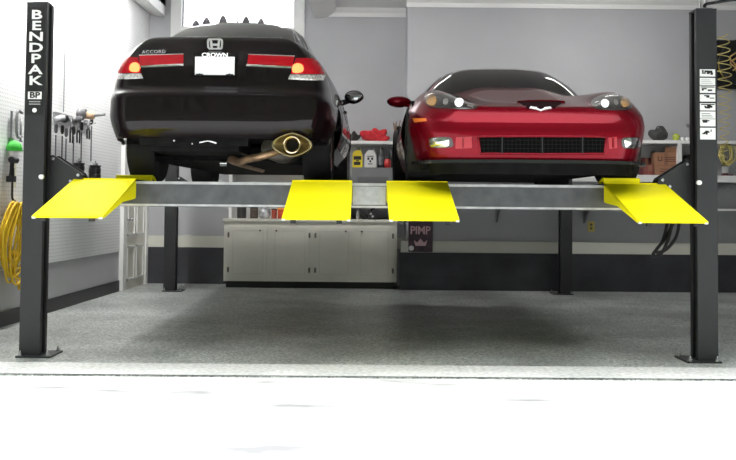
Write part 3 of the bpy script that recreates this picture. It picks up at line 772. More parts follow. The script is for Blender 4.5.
# muffler can behind the tip
m = MB(); prof = [(.02, -.34), (.10, -.335), (.125, -.31), (.125, .31), (.10, .335), (.02, .34)]
m.lathe(prof, (0, 0, 0), 'x', 32)
M_mufl = mat('muffler_aluminised', (.10, .09, .075), .45, .8, nscale=10, namt=.35)
muf = m.done('muffler', M_mufl, sed, 'auto', Matrix.Translation((.50, .66, .30)) @ Matrix.Rotation(math.radians(90), 4, 'Z') @ Matrix.Diagonal((.55, 1.35, 1.0, 1)))
m = MB(); m.tube(smooth_line([(.52, .26, .26), (.44, .22, .225), (.34, .24, .20), (.24, .32, .185), (.16, .42, .17), (.06, .6, .2), (.0, 1.2, .2), (0, 3.0, .2)]), .032, 14)
m.done('exhaust_pipe', mat('rusty_pipe', (.42, .27, .17), .45, .7, nscale=15, namt=.4), sed, True)
# oval heat shield lips around the tip, part of the bumper cut-out
m = MB(); rs = []
def eye(f, y, dz=0): return [(ex+.163*f*math.cos(a), y, ez+dz+.098*f*math.sin(a)*(1-.25*abs(math.cos(a)))) for a in [2*math.pi*k/N_ for k in range(N_)]]
skin(m, [eye(1.0, .16, .0), eye(1.03, .045), eye(1.0, .03), eye(.92, .036), eye(.80, .06), eye(.62, .085), eye(.44, .10)])
m.done('exhaust_finisher', mat('finisher_gold_reflection', (.28, .23, .12), .3, .9), sed, True)  # gold colour paints in the yellow ramps' reflection on the body-coloured finisher
# underside
m = MB(); m.box(-.74, .74, .9, 4.7, .20, .24); m.box(-.80, .80, .14, 1.0, .36, .42); m.box(-.62, .28, .10, .16, .285, .37); m.box(-.55, .2, .12, .8, .24, .38); m.bevel(.03, 2)
m.done('underbody', M_under, sed, 'auto')
m = MB()
m.cyl((-.66, 1.02, .26), (.66, 1.02, .26), .045); m.box(-.42, .42, .88, 1.18, .23, .32)
for sx in (-1, 1):
    m.tube([(sx*.35, .92, .22), (sx*.66, .98, .19)], .028, 8); m.tube([(sx*.35, 1.2, .22), (sx*.66, 1.1, .24)], .025, 8)
    m.tube([(sx*.55, 1.0, .2), (sx*.52, 1.0, .6)], .05, 10)
    m.box(sx*.60-.05, sx*.60+.05, .95, 1.15, .18, .42)
m.done('rear_suspension', M_under, sed, 'auto')
m = MB()
m.ball((-.33, .098, .325), .012); m.ball((-.18, .098, .30), .010); m.tube([(-.12, .1, .31), (-.05, .095, .325), (.02, .1, .305)], .009, 8); m.cyl((-.02, .5, .16), (.04, .5, .16), .03)
m.done('tow_hook', M_steel, sed, 'auto')
for x, sx in ((.79, 1), (-.79, -1)):
    for y in (1.06, 3.86):
        wheel(sed, x+sx*(.03 if y > 2 else 0), y, .33, .255, sx, .22)
        liner(sed, x-sx*.25, x+sx*.10, y, .385, .33)
for sx in (1, -1):
    m = MB(); m.ball((0, 0, 0), 1, (.11, .075, .078), 20)
    for v in m.b.verts:
        if v.co.y < -.03: v.co.y = -.03+(v.co.y+.03)*.25
        v.co.z *= 1-.25*(v.co.x*sx > .0)*(v.co.x*sx/.11)*(v.co.z < 0)
    m.tube([(-sx*.16, .02, -.07), (-sx*.05, .0, -.04)], [.035, .03], 10)
    mr = m.done('door_mirror', M_bpaint, sed, True, Matrix.Translation((sx*1.045, 2.85, 1.02)))
    m = MB(); m.lathe([(.05, -.004), (.056, 0), (.05, .004)], (0, 0, 0), 'y', 28); bmesh.ops.scale(m.b, vec=(1.6, 1, 1.0), verts=m.b.verts); m.done('mirror_glass', mat('mirror_silver', (.35, .35, .36), .03, 1.), mr, True, Matrix.Translation((sx*1.045, 2.77, 1.02)))
# door seams and handles on both flanks
def flank(y, z, sx, out=.002):
    k = min(range(20, len(SO)-20), key=lambda q: abs(SO[q].y-y)); p = spos(k, z); return Vector((sx*(p.x+out), p.y, z))
for sx in (1, -1):
    for y in (1.50, 2.48, 3.42):
        m = MB(); m.tube([flank(y, .34+i*.06, sx, 0) for i in range(10)], .004, 6); m.done('door_seam', M_black, sed)
    for y in (1.72, 2.70):
        a = flank(y, .84, sx, .012); b_ = flank(y+.18, .84, sx, .012)
        m = MB(); m.tube(smooth_line([a-Vector((sx*.014, 0, 0)), a.lerp(b_, .15), a.lerp(b_, .85), b_-Vector((sx*.014, 0, 0))]), .011, 8); m.done('door_handle', M_bpaint, sed, True)
# ------------------------------------------------------------------ red sports car, nose toward the opening
rc = thing('sports_car', (1.325, 6.90, ZP), 'deep red low sports coupe raised on the right bay, nose toward the opening', 'car', None, math.radians(0))
WS = 1.06
W = [(x*WS, y) for x, y in [(0, 0), (.30, .016), (.55, .065), (.70, .14), (.81, .26), (.88, .44), (.925, .72), (.945, 1.0), (.94, 1.3), (.92, 1.7), (.915, 2.2), (.91, 2.7), (.915, 3.2), (.915, 3.7), (.90, 4.1), (.84, 4.36), (.5, 4.44), (0, 4.46)]]
zh = pchip([(0, .555), (.1, .575), (.4, .635), (.85, .73), (1.3, .83), (1.65, .885), (2.2, .86), (3.2, .93), (4.0, .93), (4.46, .86)])
zf = pchip([(0, .55), (.1, .575), (.3, .655), (.55, .735), (.85, .79), (1.25, .81), (1.7, .80), (2.3, .81), (3.2, .92), (4.0, .92), (4.46, .84)])
def sst(a, b, x): t = min(1, max(0, (x-a)/(b-a))); return t*t*(3-2*t)
Dn = pchip([(0, .115), (.3, .15), (.8, .175), (1.6, .15), (4.46, .15)])
def rdeck(x, y, d):
    ax = abs(x)/WS
    z = zh(y)+(zf(y)-zh(y))*sst(.40, .70, ax)
    bl = sst(.35, 1.2, y)*(1-sst(1.9, 2.2, y))
    z += .035*bl*(1-sst(.20, .42, ax)) - .022*bl*math.exp(-((ax-.47)/.09)**2)
    q = max(0, 1-max(d, 0)/.23)
    return z-Dn(y)*q**2.1
rn = pchip([(.10, .10), (.15, .035), (.20, .020), (.30, .004), (.38, .0), (.44, .012), (.50, .035), (.6, .09)])
rs_ = pchip([(.10, .10), (.16, .07), (.30, .03), (.40, .005), (.45, .0), (.55, .015), (.65, .045), (.8, .09)])
rf = pchip([(.1, .2), (.3, .05), (.5, .0), (.8, .02)])
rzb = pchip([(0, .155), (.5, .155), (1.3, .15), (3, .16), (4.1, .2), (4.46, .26)])
RA = [(.93, .33, .365), (3.60, .335, .375)]
bm, RO, rpos, rtops = shell(W, 18, rzb, rdeck, rn, rs_, rf, RA, MJ=24, sm=8)
mb = MB(); mb.b.free(); mb.b = bm
rcar = Car(rc, bm)
mb.done('body', M_rpaint, rc, True)
cb_, RG = cabin([(0, 1.40), (.42, 1.44), (.70, 1.58), (.81, 1.85), (.84, 2.3), (.83, 2.8), (.77, 3.3), (.62, 3.9), (.35, 4.15), (0, 4.2)],
                [(0, 2.02), (.34, 2.04), (.49, 2.10), (.545, 2.22), (.56, 2.4), (.55, 2.65), (.52, 2.8), (.45, 2.9), (.3, 2.95), (0, 2.97)], 12,
                lambda x, y: rdeck(x, y, .2)-.03, lambda x, y: pchip([(2.0, 1.155), (2.4, 1.18), (3.0, 1.17)])(y)-.07*(abs(x)/.56)**3, .01)
mb = MB(); mb.b.free(); mb.b = cb_; mb.done('roof', M_rpaint, rc, True)
cabin_patch(RG, 12, 0, 2.35, 0, 12, .004, [(1, -1)], 'windshield', M_glass, rc)
cabin_patch(RG, 12, 2.85, 5.2, 2, 11, .004, [(1,), (-1,)], 'side_window', M_glass, rc)
cabin_patch(RG, 12, 6.3, 9, 1, 11, .004, [(1, -1)], 'hatch_glass', M_glass, rc)
M_hl = mat('headlight_housing', (.045, .04, .04), .12, .3, coat=1.)
M_lit = mat('headlight_projector', (.85, .87, .9), .1, .6, emit=(1, 1, 1), es=1.0)
M_amb = mat('amber_lens', (.75, .42, .16), .15, .5, coat=1.)
M_sil = mat('silver_reflector', (.8, .8, .8), .15, 1., nscale=80, namt=.4)
def circ(cx, cy, rx, ry=None, n=14): ry = ry or rx; return [(cx+rx*math.cos(2*math.pi*k/n), cy+ry*math.sin(2*math.pi*k/n)) for k in range(n)]
M_fogb = mat('fog_bezel', (.03, .02, .02), .2, coat=1.)
for out, am, pk, pj, strip_ in (
    ([(425, 95.6), (430, 93.6), (445.5, 94.4), (462, 98), (471, 102.6), (477.5, 108), (465.7, 109.4), (445.5, 108.7), (433.6, 108), (426, 104.4)], (432, 101, 5.2, 5.6), (446, 103, 2.6, 3.2), (459, 103.6, 4.3, 3.9), [(467, 105.6), (474, 107), (473, 108), (467.5, 107.2)]),
    ([(591, 102.5), (597, 97.2), (604, 94.9), (613, 93.9), (622, 95.2), (629, 100.4), (632, 107), (628, 110), (617, 110.3), (602, 110), (594, 107.5)], (624.5, 103, 4.6, 4.8), (615.5, 104, 2.3, 3.0), (605, 104.6, 4.0, 3.6), [(594.5, 103.6), (599, 101.8), (599, 103), (595.5, 104.8)])):
    hl = rcar.panel('headlight', out, M_hl, None, .004, .02, False, smooth=True, dome=.008)[0]
    rcar.panel('turn_signal', circ(*am), M_amb, hl, .014, .01, dome=.006)
    rcar.panel('parking_lamp', circ(*pk), M_sil, hl, .016, .01, dome=.004)
    rcar.panel('projector_lamp', circ(*pj), M_lit, hl, .016, .01, dome=.006)
    rcar.panel('daytime_strip', strip_, M_sil, hl, .012, .01)
rcar.panel('side_marker', [(412.8, 118.4), (426, 118.4), (427, 121), (414.8, 122.6)], mat('orange_marker', (.75, .20, .03), .25, coat=1.), None, .004, .01)
for bz, ln, du, rb in (
    ([(431, 138), (449, 137.2), (453, 142), (451, 147.2), (432, 147.5), (429.5, 143)], [(431.5, 138.6), (447, 138), (449.5, 142.5), (447, 146.6), (432.5, 146.8), (430.2, 143)], [(456, 137.2), (471.5, 136.6), (472, 148), (455.5, 148.8)], [(462.5, 138), (463.6, 138), (463.8, 147.6), (462.7, 147.6)]),
    ([(623.5, 138), (637.5, 137.4), (640.5, 142.5), (638.5, 148), (624.5, 148.2), (621.5, 143)], [(625, 138.6), (637, 138), (639.5, 142.5), (637.5, 147.4), (626, 147.6), (624, 143)], [(608, 137.8), (616.5, 136.6), (617, 148), (609, 148.8)], [(612.3, 138), (613.3, 138), (613.5, 147.6), (612.5, 147.6)])):
    fg = rcar.panel('fog_light', bz, M_fogb, None, .003, .01, smooth=True)[0]
    rcar.panel('fog_lens', ln, M_sil, fg, .008, .006, smooth=True, dome=.008)
    M_duct = mat('brake_duct_red', (.36, .01, .02), .35, .3, coat=.5)
    dc = rcar.panel('brake_duct', du, M_duct, None, .003, .01)[0]
    rcar.panel('duct_rib', rb, M_rpaint, dc, .012, .006)
gr = rcar.panel('grille', [(478, 136.6), (606, 136.9), (604, 153.4), (480.5, 153)], mat('grille_black', (.004, .004, .004), .9, spec=.05), None, .003, .01, False)[0]
# honeycomb bars of the grille, frame around it
m = MB(); gb = rcar
for px in [484+i*4.0 for i in range(30)]:
    a, b_ = rcar.hit(px, 137.4), rcar.hit(px, 152.6)
    m.tube([a[0]+a[1]*.006, b_[0]+b_[1]*.006], .0025, 5)
for py in (140.5, 144.5, 148.5):
    m.tube([(lambda q: q[0]+q[1]*.006)(rcar.hit(480+i*6.2, py)) for i in range(21)], .0025, 5)
m.done('grille_mesh', mat('grille_mesh_dark', (.010, .010, .010), .8, spec=.1), gr)
m = MB()
for px in (502, 542, 582):
    a, b_ = rcar.hit(px, 137), rcar.hit(px, 153); m.tube([a[0]+a[1]*.01, b_[0]+b_[1]*.01], .006, 6)
m.done('grille_post', M_black, gr)
fr = [(478, 136.4), (542, 136.2), (606, 136.7), (604, 153.6), (542, 154), (480.5, 153.4)]
P = []
for a, b_ in zip(fr, fr[1:]+fr[:1]):
    for k in range(10): P.append((lambda q: q[0]+q[1]*.002)(rcar.hit(a[0]+(b_[0]-a[0])*k/10, a[1]+(b_[1]-a[1])*k/10)))
m = MB(); m.tube(P, .009, 8, closed=True); m.done('grille_surround', M_rpaint, gr, True)
# hood inlet and badge
sc = rcar.panel('hood_inlet', [(519.5, 102.2), (541, 101.6), (563, 102.4), (554, 108.6), (541, 109.2), (527, 108.6)], mat('inlet_dark', (.018, .003, .006), .9, spec=.1), None, .003, .01, False)[0]
P = [(lambda q: q[0]+q[1]*.004)(rcar.hit(*p)) for p in [(518, 102.4), (525, 101.7), (533, 101.4), (541, 101.3), (549, 101.5), (557, 101.8), (564.5, 102.6)]]
m = MB(); m.tube(smooth_line(P, 4), .010, 8); m.done('inlet_lip', M_rpaint, sc, True)
hb, hn = rcar.hit(540.5, 110.2)
m = MB()
for sx in (-1, 1):
    m.prism([(0, -.016), (sx*.022, -.002), (sx*.085, .012), (sx*.080, .020), (sx*.055, .018), (sx*.02, .008), (0, -.002)], -.006, .006, 'y')
    for k in range(3): m.prism([(sx*(.03+k*.018), .006+k*.003), (sx*(.042+k*.018), .008+k*.003), (sx*(.040+k*.018), .020+k*.003), (sx*(.028+k*.018), .018+k*.003)], -.008, .004, 'y')
m.done('emblem', M_badge, rc, False, Matrix.Translation(hb+Vector((0, -.004, .004))) @ Matrix.Rotation(math.radians(-25), 4, 'X'))
# chin splitter and air dam
def strip(kmax, out, z0, z1, name, m_, inset=None, wall=True):
    mb = MB(); b = mb.b; ks = list(range(kmax, -1, -1)); pts = []
    C = []
    for k in range(kmax+1): C.append(RO[k])
    seq = [Vector((-c.x, c.y, 0)) for c in C[::-1][:-1]]+C
    n = len(seq); A = []
    for i in range(n):
        d = seq[min(i+1, n-1)]-seq[max(i-1, 0)]; nn = Vector((d.y, -d.x, 0)); nn.normalize()
        if nn.y > 0 and abs(nn.y) > .5: nn = -nn
        if nn.x*seq[i].x < 0: nn = -nn
        p = seq[i]+nn*out; q = seq[i]-nn*(inset if inset else .12)
        A.append([b.verts.new((p.x, p.y, z0)), b.verts.new((p.x, p.y, z1)), b.verts.new((q.x, q.y, z1)), b.verts.new((q.x, q.y, z0))])
    for R, S in zip(A, A[1:]):
        for j in range(4): b.faces.new((R[j], S[j], S[(j+1) % 4], R[(j+1) % 4]))
    b.faces.new(A[0]); b.faces.new(A[-1][::-1])
    return mb.done(name, m_, rc, 'auto')
strip(92, .008, .135, .160, 'chin_splitter', mat('splitter_gloss_black', (.012, .012, .013), .18, coat=.6))
strip(80, -.10, .055, .14, 'air_dam', M_under, .13)
m = MB(); m.box(-.85, .85, .45, 4.2, .10, .15); m.box(-.55, .55, .25, .9, .07, .13); m.bevel(.02, 2); m.done('underbody', M_under, rc, 'auto')
m = MB()
for sx in (-1, 1): m.tube([(sx*.3, .93, .2), (sx*.72, .93, .2)], .04, 8)
m.done('front_suspension', M_under, rc, 'auto')
for sx in (1, -1):
    wheel(rc, sx*.83, .93, .328, .275, sx, .235); wheel(rc, sx*.825, 3.60, .34, .33, sx, .25)
    liner(rc, sx*.55, sx*.93, .93, .375, .33); liner(rc, sx*.5, sx*.95, 3.6, .385, .335)
    m = MB(); m.ball((0, 0, 0), 1, (.115, .085, .062), 20)
    for v in m.b.verts:
        if v.co.y > .03: v.co.y = .03+(v.co.y-.03)*.25
        if v.co.z > 0: v.co.z *= .8
    m.tube([(-sx*.20, .05, -.05), (-sx*.05, .01, -.02)], [.03, .028], 10)
    mr = m.done('door_mirror', M_rpaint, rc, True, Matrix.Translation((sx*1.0, 1.78, .80)))
    m = MB(); m.ball((0, 0, 0), 1, (.09, .006, .045), 18); m.done('mirror_glass', MATS['mirror_silver'], mr, True, Matrix.Translation((sx*1.0, 1.822, .80)))
# yellow wheel chocks
def chock(px0, px1, Y, label, rise, yaw=0):
    a = at(px0, 180, Y).x; b_ = at(px1, 180, Y).x; hw_ = (b_-a)/2
    t = thing('wheel_chock', ((a+b_)/2, Y, ZP), label, 'wheel chock', None)
    m = MB(); m.prism([(0, 0.002), (.17, .002), (.165, .02), (.10, rise*.75), (.03, rise), (0, rise*.9)], -hw_, hw_, 'x'); m.bevel(.006, 1); m.done('wedge', M_yel, t)
    m = MB(); m.box(-hw_-.006, hw_+.006, .02, .05, .002, .014); m.done('foot', M_black, t)
chock(116, 152, 8.02, 'yellow wheel chock on the left runway against the black sedan', .055)
chock(604, 640, 7.36+.145, 'yellow wheel chock on the right runway against the red car', .05)
# ------------------------------------------------------------------ back wall furniture
CY = 13.5
cabn = thing('base_cabinet', (-.78, CY, 0), 'long off-white base cabinet with four doors against the back wall', 'cabinet')
x0, x1 = -1.275, 1.275
m = MB(); m.box(x0, x1, .02, .66, .10, .985); m.done('carcass', M_cab, cabn)
m = MB(); m.box(x0+.03, x1-.03, .08, .6, 0, .10); m.done('toe_kick', M_black, cabn)
m = MB(); m.box(x0-.015, x1+.015, -.015, .68, .985, 1.02).bevel(.005, 1); m.done('worktop', M_cab, cabn)
DW = [(-1.20, -.64), (-.58, -.02), (.08, .62), (.68, 1.21)]
for i, (a, b_) in enumerate(DW):
    m = MB(); m.box(a, b_, 0, .022, .15, .90).bevel(.003, 1)
    d = m.done('cabinet_door', M_cab, cabn)
    m = MB()
    for q in ((a+.05, a+.065, .20, .85), (b_-.065, b_-.05, .20, .85), (a+.05, b_-.05, .20, .215), (a+.05, b_-.05, .835, .85)): m.box(q[0], q[1], -.004, 0, q[2], q[3])
    m.done('bead_moulding', M_cabseam, d)
    left = i in (0, 2)
    kx = b_-.10 if left else a+.08
    m = MB(); m.cyl((kx, -.02, .845), (kx, 0, .845), .008, n=10); m.ball((kx, -.026, .845), .014); m.done('knob', mat('pewter', (.18, .17, .15), .35, .9), d, True)
    hx = a-.006 if left else b_+.006
    for z in (.27, .78):
        m = MB(); m.cyl((hx, -.008, z-.04), (hx, -.008, z+.04), .009, n=10); m.box(hx-.015, hx+.015, -.004, .0, z-.03, z+.03); m.done('hinge', MATS['pewter'], d, 'auto')
# hutch panel at the left end of the counter
m = MB(); m.box(-2.005, -1.96, 13.62, 14.15, 1.02, 1.72); m.box(-2.005, -.22, 13.62, 14.15, 1.72, 1.76); m.box(-.265, -.22, 13.62, 14.15, 1.02, 1.72); m.box(-2.005, -.22, 14.13, 14.15, 1.02, 1.76)
tag(m.done('counter_hutch', M_white), 'white open hutch standing on the long base cabinet', 'hutch')
def bottle(name, x, y, z, r, h, col, label, capcol=(.02, .02, .02), cat='bottle', group=None, rough=.35, neck=.4, labelcol=None):
    t = thing(name, (x, y, z), label, cat, group)
    m = MB(); m.lathe([(r*.9, 0), (r, .01), (r, h*.62), (r*.85, h*.72), (r*neck, h*.84), (r*neck, h*.9)], (0, 0, 0), 'z', 20); m.done('bottle_body', mat(name+'_%02x%02x%02x' % tuple(int(c*255) for c in col), col, rough), t, 'auto')
    m = MB(); m.lathe([(r*neck*1.2, h*.88), (r*neck*1.2, h*.99), (r*neck, h)], (0, 0, 0), 'z', 16); m.done('cap', mat('cap_%02x%02x%02x' % tuple(int(c*255) for c in capcol), capcol, .4), t, 'auto')
    if labelcol:
        m = MB(); m.lathe([(r*1.012, h*.15), (r*1.012, h*.55)], (0, 0, 0), 'z', 20); m.done('paper_label', mat('lbl_%02x%02x%02x' % tuple(int(c*255) for c in labelcol), labelcol, .5), t, 'auto')
    return t
def canister(name, x, y, z, r, h, col, label, cat, lid=None):
    t = thing(name, (x, y, z), label, cat)
    m = MB(); m.lathe([(r*.96, 0), (r, .008), (r, h*.86), (r*.97, h*.88)], (0, 0, 0), 'z', 22); m.done('can_body', mat('can_%02x%02x%02x' % tuple(int(c*255) for c in col), col, .35, nscale=25, namt=.35), t, 'auto')
    m = MB(); m.lathe([(r*1.02, h*.87), (r*1.02, h*.95), (r*.6, h)], (0, 0, 0), 'z', 22); m.done('lid', mat('lid_%s' % (lid is None), lid or (.03, .03, .03), .35), t, 'auto')
ct = 1.02
canister('tin', -1.83, 13.75, ct, .07, .20, (.05, .045, .045), 'dark tin at the left end of the counter by the hutch side', 'tin')
canister('tin', -1.64, 13.72, ct, .06, .17, (.10, .075, .06), 'brown-black tin on the counter beside the silver pot', 'tin')
t = thing('pot', (-1.48, 13.72, ct), 'round silver-white pot on the counter left of the orange box', 'pot')
m = MB(); m.lathe([(.05, 0), (.085, .03), (.095, .08), (.08, .13), (.05, .155)], (0, 0, 0), 'z', 24); m.done('pot_body', mat('pot_metal', (.55, .56, .58), .3, .5, nscale=14, namt=.5), t, True)
m = MB(); m.lathe([(.055, .153), (.05, .168), (.015, .175), (.02, .195), (.005, .2)], (0, 0, 0), 'z', 20); m.done('lid', M_steel, t, 'auto')
t = thing('toolbox', (-1.13, 13.72, ct), 'orange and red plastic box on the counter behind the yellow ramp', 'toolbox')
m = MB(); m.box(-.15, .13, -.08, .1, 0, .13).bevel(.012); m.done('box_body', mat('orange_red', (.55, .06, .02), .4, nscale=10, namt=.4), t)
m = MB(); m.box(-.155, .135, -.085, .105, .13, .165).bevel(.01); m.done('box_lid', mat('orange', (.72, .25, .05), .4), t)
m = MB(); m.tube(smooth_line([(-.07, 0, .165), (-.06, 0, .2), (.04, 0, .2), (.05, 0, .165)]), .009, 8); m.done('handle', M_black, t, True)
canister('jar', -1.335, 13.68, ct, .042, .15, (.30, .05, .03), 'dark red jar on the counter between silver pot and orange box', 'jar')
bottle('squeeze_bottle', -.085, 13.66, ct, .028, .17, (.5, .5, .48), 'pale grey slim bottle on the counter under the grey drawer cabinet', (.4, .4, .4))
t = thing('spray_gun', (.12, 13.68, ct), 'black and white gadget on the counter under the grey drawer cabinet', 'tool')
m = MB(); m.box(-.05, .05, -.03, .03, 0, .12).bevel(.012); m.done('tool_body', M_black, t)
m = MB(); m.cyl((-.012, -.037, .085), (-.012, -.03, .085), .018); m.cyl((.015, -.037, .045), (.015, -.03, .045), .017); m.done('white_dial', M_ltxt, t, 'auto')
m = MB(); m.tube(smooth_line([(0, 0, .12), (0, 0, .15), (.05, 0, .16)]), .012, 8); m.done('nozzle', M_black, t, True)
t = thing('tape_dispenser', (.02, 13.67, ct), 'small black tape reel on the counter beside the slim grey bottle', 'tape')
m = MB(); m.lathe([(.022, -.02), (.042, -.02), (.042, .02), (.022, .02)], (0, 0, .042), 'y', 24); m.done('reel', M_black, t, 'auto')
# grey drawer cabinet between the cars
a = at(351.5, 166, 13.5); b_ = at(395, 207, 13.5)
t = thing('drawer_cabinet', ((a.x+b_.x)/2, 13.5, 1.22), 'grey steel drawer cabinet on the back wall, seen between the cars', 'cabinet')
hw_ = (b_.x-a.x)/2
m = MB(); m.box(-hw_, hw_, .02, .6, 0, .57).bevel(.006, 1); m.done('carcass', M_grey, t)
m = MB(); m.box(-hw_+.09, hw_-.10, 0, .02, .10, .43).bevel(.004, 1); d = m.done('drawer', mat('drawer_grey', (.15, .155, .16), .4, .3), t)
m = MB(); m.cyl((.08, -.03, .27), (.08, 0, .27), .012, n=10); m.box(.05, .11, -.04, -.03, .255, .285); m.done('pull', M_steel, d, 'auto')
# wall shelves
SZ = 2.20
def shelf(xa, xb, y0, y1, z, label, name='wall_shelf', th=.045, brs=()):
    t = thing(name, ((xa+xb)/2, y1, z), label, 'shelf', None); h = (xb-xa)/2; d = y1-y0
    m = MB(); m.box(-h, h, -d, 0, -th, 0).bevel(.004, 1); m.done('board', M_white, t)
    for x in brs:
        m = MB(); m.prism([(0, -th), (0, -th-.20), (-.02, -th-.20), (-d*.75, -th-.02), (-d*.75, -th)], x-t.location.x-.012, x-t.location.x+.012, 'x'); m.done('bracket', M_grey, t)
    return t
shL = shelf(-.28, .6, 13.75, YB, SZ, 'white upper shelf on the back wall, between the two cars')
shR = shelf(XJ+.05, XR-.05, 13.08, YR, SZ, 'long white upper shelf on the right back wall, behind the red car')
shR2 = shelf(XJ+.05, XR-.05, 13.08, YR, 1.70, 'long white lower shelf on the right back wall, behind the red car', th=.10)
m = MB(); dvx = at(679.5, 150, 13.1).x-shR2.location.x; m.box(dvx-.03, dvx+.03, -.36, 0, 0, SZ-.045-1.70); m.done('divider', M_white, shR2)
shB = shelf(XJ+.05, XR-.05, 13.10, YR, 1.225, 'lowest long shelf on iron brackets, right back wall above the cream rail', th=.03, brs=(at(497, 215, 13.4).x, at(585, 215, 13.4).x, 5.0))
t = thing('wall_cabinet', (5.2, 13.15, 1.225), 'grey cabinet on the lowest shelf at the right edge', 'cabinet')
m = MB(); m.box(-.95, 1.0, .02, .3, 0, .36).bevel(.006, 1); m.done('carcass', M_grey, t)
for x0_ in (-.92, -.27, .38):
    m = MB(); m.box(x0_, x0_+.6, 0, .02, .03, .33).bevel(.004, 1); d = m.done('cabinet_door', M_grey, t)
    m = MB(); m.box(x0_+.27, x0_+.33, -.02, 0, .27, .29); m.done('pull', M_steel, d)
t = thing('storage_bin', (4.1, 13.14, 1.225), 'grey metal bin on the lowest shelf behind the right ramp', 'bin')
m = MB(); m.prism([(-.2, 0), (.2, 0), (.22, .36), (-.22, .36)], .02, .3, 'y'); m.bevel(.01, 1); m.done('bin_body', M_grey, t)
m = MB(); m.box(-.23, .23, .01, .31, .33, .37).bevel(.004, 1); m.done('rim', M_grey, t)
# things between the cars
cz = 1.22+.57
def bx(px, Y): return at(px, 160, Y).x
M_yjug = None
def jug(px0, px1, Y, z, h, col, label, face=None, cap=(.1, .1, .1)):
    a, b_ = bx(px0, Y), bx(px1, Y); hw_ = (b_-a)/2
    t = thing('oil_jug', ((a+b_)/2, Y, z), label, 'jug')
    m = MB(); m.prism([(-hw_, 0), (hw_, 0), (hw_, h*.62), (hw_*.55, h*.86), (-hw_*.1, h*.86), (-hw_*.7, h*.78), (-hw_, h*.66)], -.06, .06, 'y'); m.bevel(.014, 2); m.done('jug_body', mat('jug_%02x%02x%02x' % tuple(int(c*255) for c in col), col, .35), t, 'auto')
    m = MB(); m.cyl((hw_*.22, 0, h*.85), (hw_*.22, 0, h), hw_*.3); m.done('cap', mat('jugcap_%02x%02x%02x' % tuple(int(c*255) for c in cap), cap, .4), t, 'auto')
    if face:
        m = MB()
        for q in face: m.box(q[0]*hw_, q[1]*hw_, -.063, -.058, q[2]*h, q[3]*h)
        m.done('printed_label', M_black, t)
jug(352.5, 362.5, 13.62, cz, .30, (.62, .48, .03), 'yellow oil jug with dark label on the grey cabinet', [(-.75, .75, .38, .56), (-.7, .6, .12, .28), (-.3, .3, .3, .36)])
jug(364.5, 376, 13.62, cz, .30, (.62, .62, .60), 'white jug with black printed marks on the grey cabinet', [(-.5, -.15, .38, .5), (.15, .5, .38, .5), (-.15, .15, .26, .36), (-.4, .4, .16, .2), (-.6, .6, .54, .58)])
bottle('black_bottle', bx(381, 13.62), 13.62, cz, .055, .30, (.02, .02, .022), 'black bottle on the grey cabinet between white jug and red can', labelcol=(.08, .08, .09))
bottle('red_can', bx(387.5, 13.6), 13.56, cz, .05, .15, (.40, .02, .02), 'short red can in front on the grey cabinet', cat='can', neck=.7)
bottle('spray_bottle', bx(391.5, 13.7), 13.72, cz, .04, .32, (.03, .03, .032), 'tall black spray bottle right of the red can', neck=.5)
# on the upper shelf
t = thing('red_cloth', (bx(376.5, 13.9), 13.97, SZ), 'crumpled red cloth on the upper shelf between the cars', 'cloth')
m = MB()
bmesh.ops.create_icosphere(m.b, subdivisions=4, radius=1)
rnd = random.Random(3)
for v in m.b.verts:
    x, y, z = v.co; k = 1+.22*math.sin(5*x+2*y)+.18*math.sin(7*y+3*z+1)+.15*math.sin(9*x-4*z)
    v.co = Vector((x*.19*k, y*.12*k, max(0, (z*.5+.42)*(.165-.05*abs(x+.3))*k*1.25)))
m.done('folded_cloth', mat('red_cloth', (.50, .02, .03), .8, nscale=20, namt=.25, bump=.3, bscale=30), t, True)
t = thing('rag_pile', (bx(353.5, 13.9), 13.86, SZ), 'dark brown rag bundle on the upper shelf beside the red cloth', 'rags')
m = MB(); bmesh.ops.create_icosphere(m.b, subdivisions=3, radius=1)
for v in m.b.verts:
    x, y, z = v.co; k = 1+.25*math.sin(6*x+1)+.2*math.sin(8*y+5*z)
    v.co = Vector((x*.09*k, y*.09*k, max(0, (z*.5+.45)*.13*k)))
m.done('bundle', mat('dark_rag', (.035, .03, .028), .9, nscale=20, namt=.5), t, True)
t = thing('cup', (bx(397, 13.9), 13.88, SZ), 'tan cup of sticks on the upper shelf behind the red mirror', 'cup')
m = MB(); m.lathe([(.05, 0), (.058, .12), (.052, .12), (.045, .02)], (0, 0, 0), 'z', 18); m.done('cup_body', mat('tan_card', (.32, .22, .13), .7), t, 'auto')
m = MB()
for k in range(6): m.cyl((.02*math.cos(k), .02*math.sin(k), .03), (.06*math.cos(k*1.1), .05*math.sin(k), .25+.015*k), .007, n=6)
m.done('sticks', mat('stick_brown', (.20, .11, .07), .7), t)
# right hand shelf things
def sx_(px, Y=13.2): return at(px, 160, Y).x
t = thing('duffel_bag', (sx_(659), 13.22, SZ), 'dark grey crumpled bag on the upper shelf right of the red car', 'bag')
m = MB(); bmesh.ops.create_icosphere(m.b, subdivisions=4, radius=1)
for v in m.b.verts:
    x, y, z = v.co; k = 1+.06*math.sin(4*x+1)+.06*math.sin(5*y+4*z)
    v.co = Vector((x*.145*k, y*.11*k, max(0, (z*.5+.48)*(.19-.05*x*0+.02*math.sin(5*x))*k)))
m.done('bag_body', mat('bag_charcoal', (.05, .05, .048), .85, nscale=20, namt=.4), t, True)
m = MB(); m.tube(smooth_line([(-.06, -.05, .15), (-.03, -.06, .20), (.03, -.06, .20), (.06, -.05, .16)]), .008, 8); m.done('handle', M_black, t, True)
t = thing('tennis_ball', (sx_(676), 13.2, SZ), 'yellow-green ball on the upper shelf right of the dark bag', 'ball')
m = MB(); m.ball((0, 0, .055), .055, n=20); m.done('ball_body', mat('ball_green', (.42, .50, .06), .8), t, True)
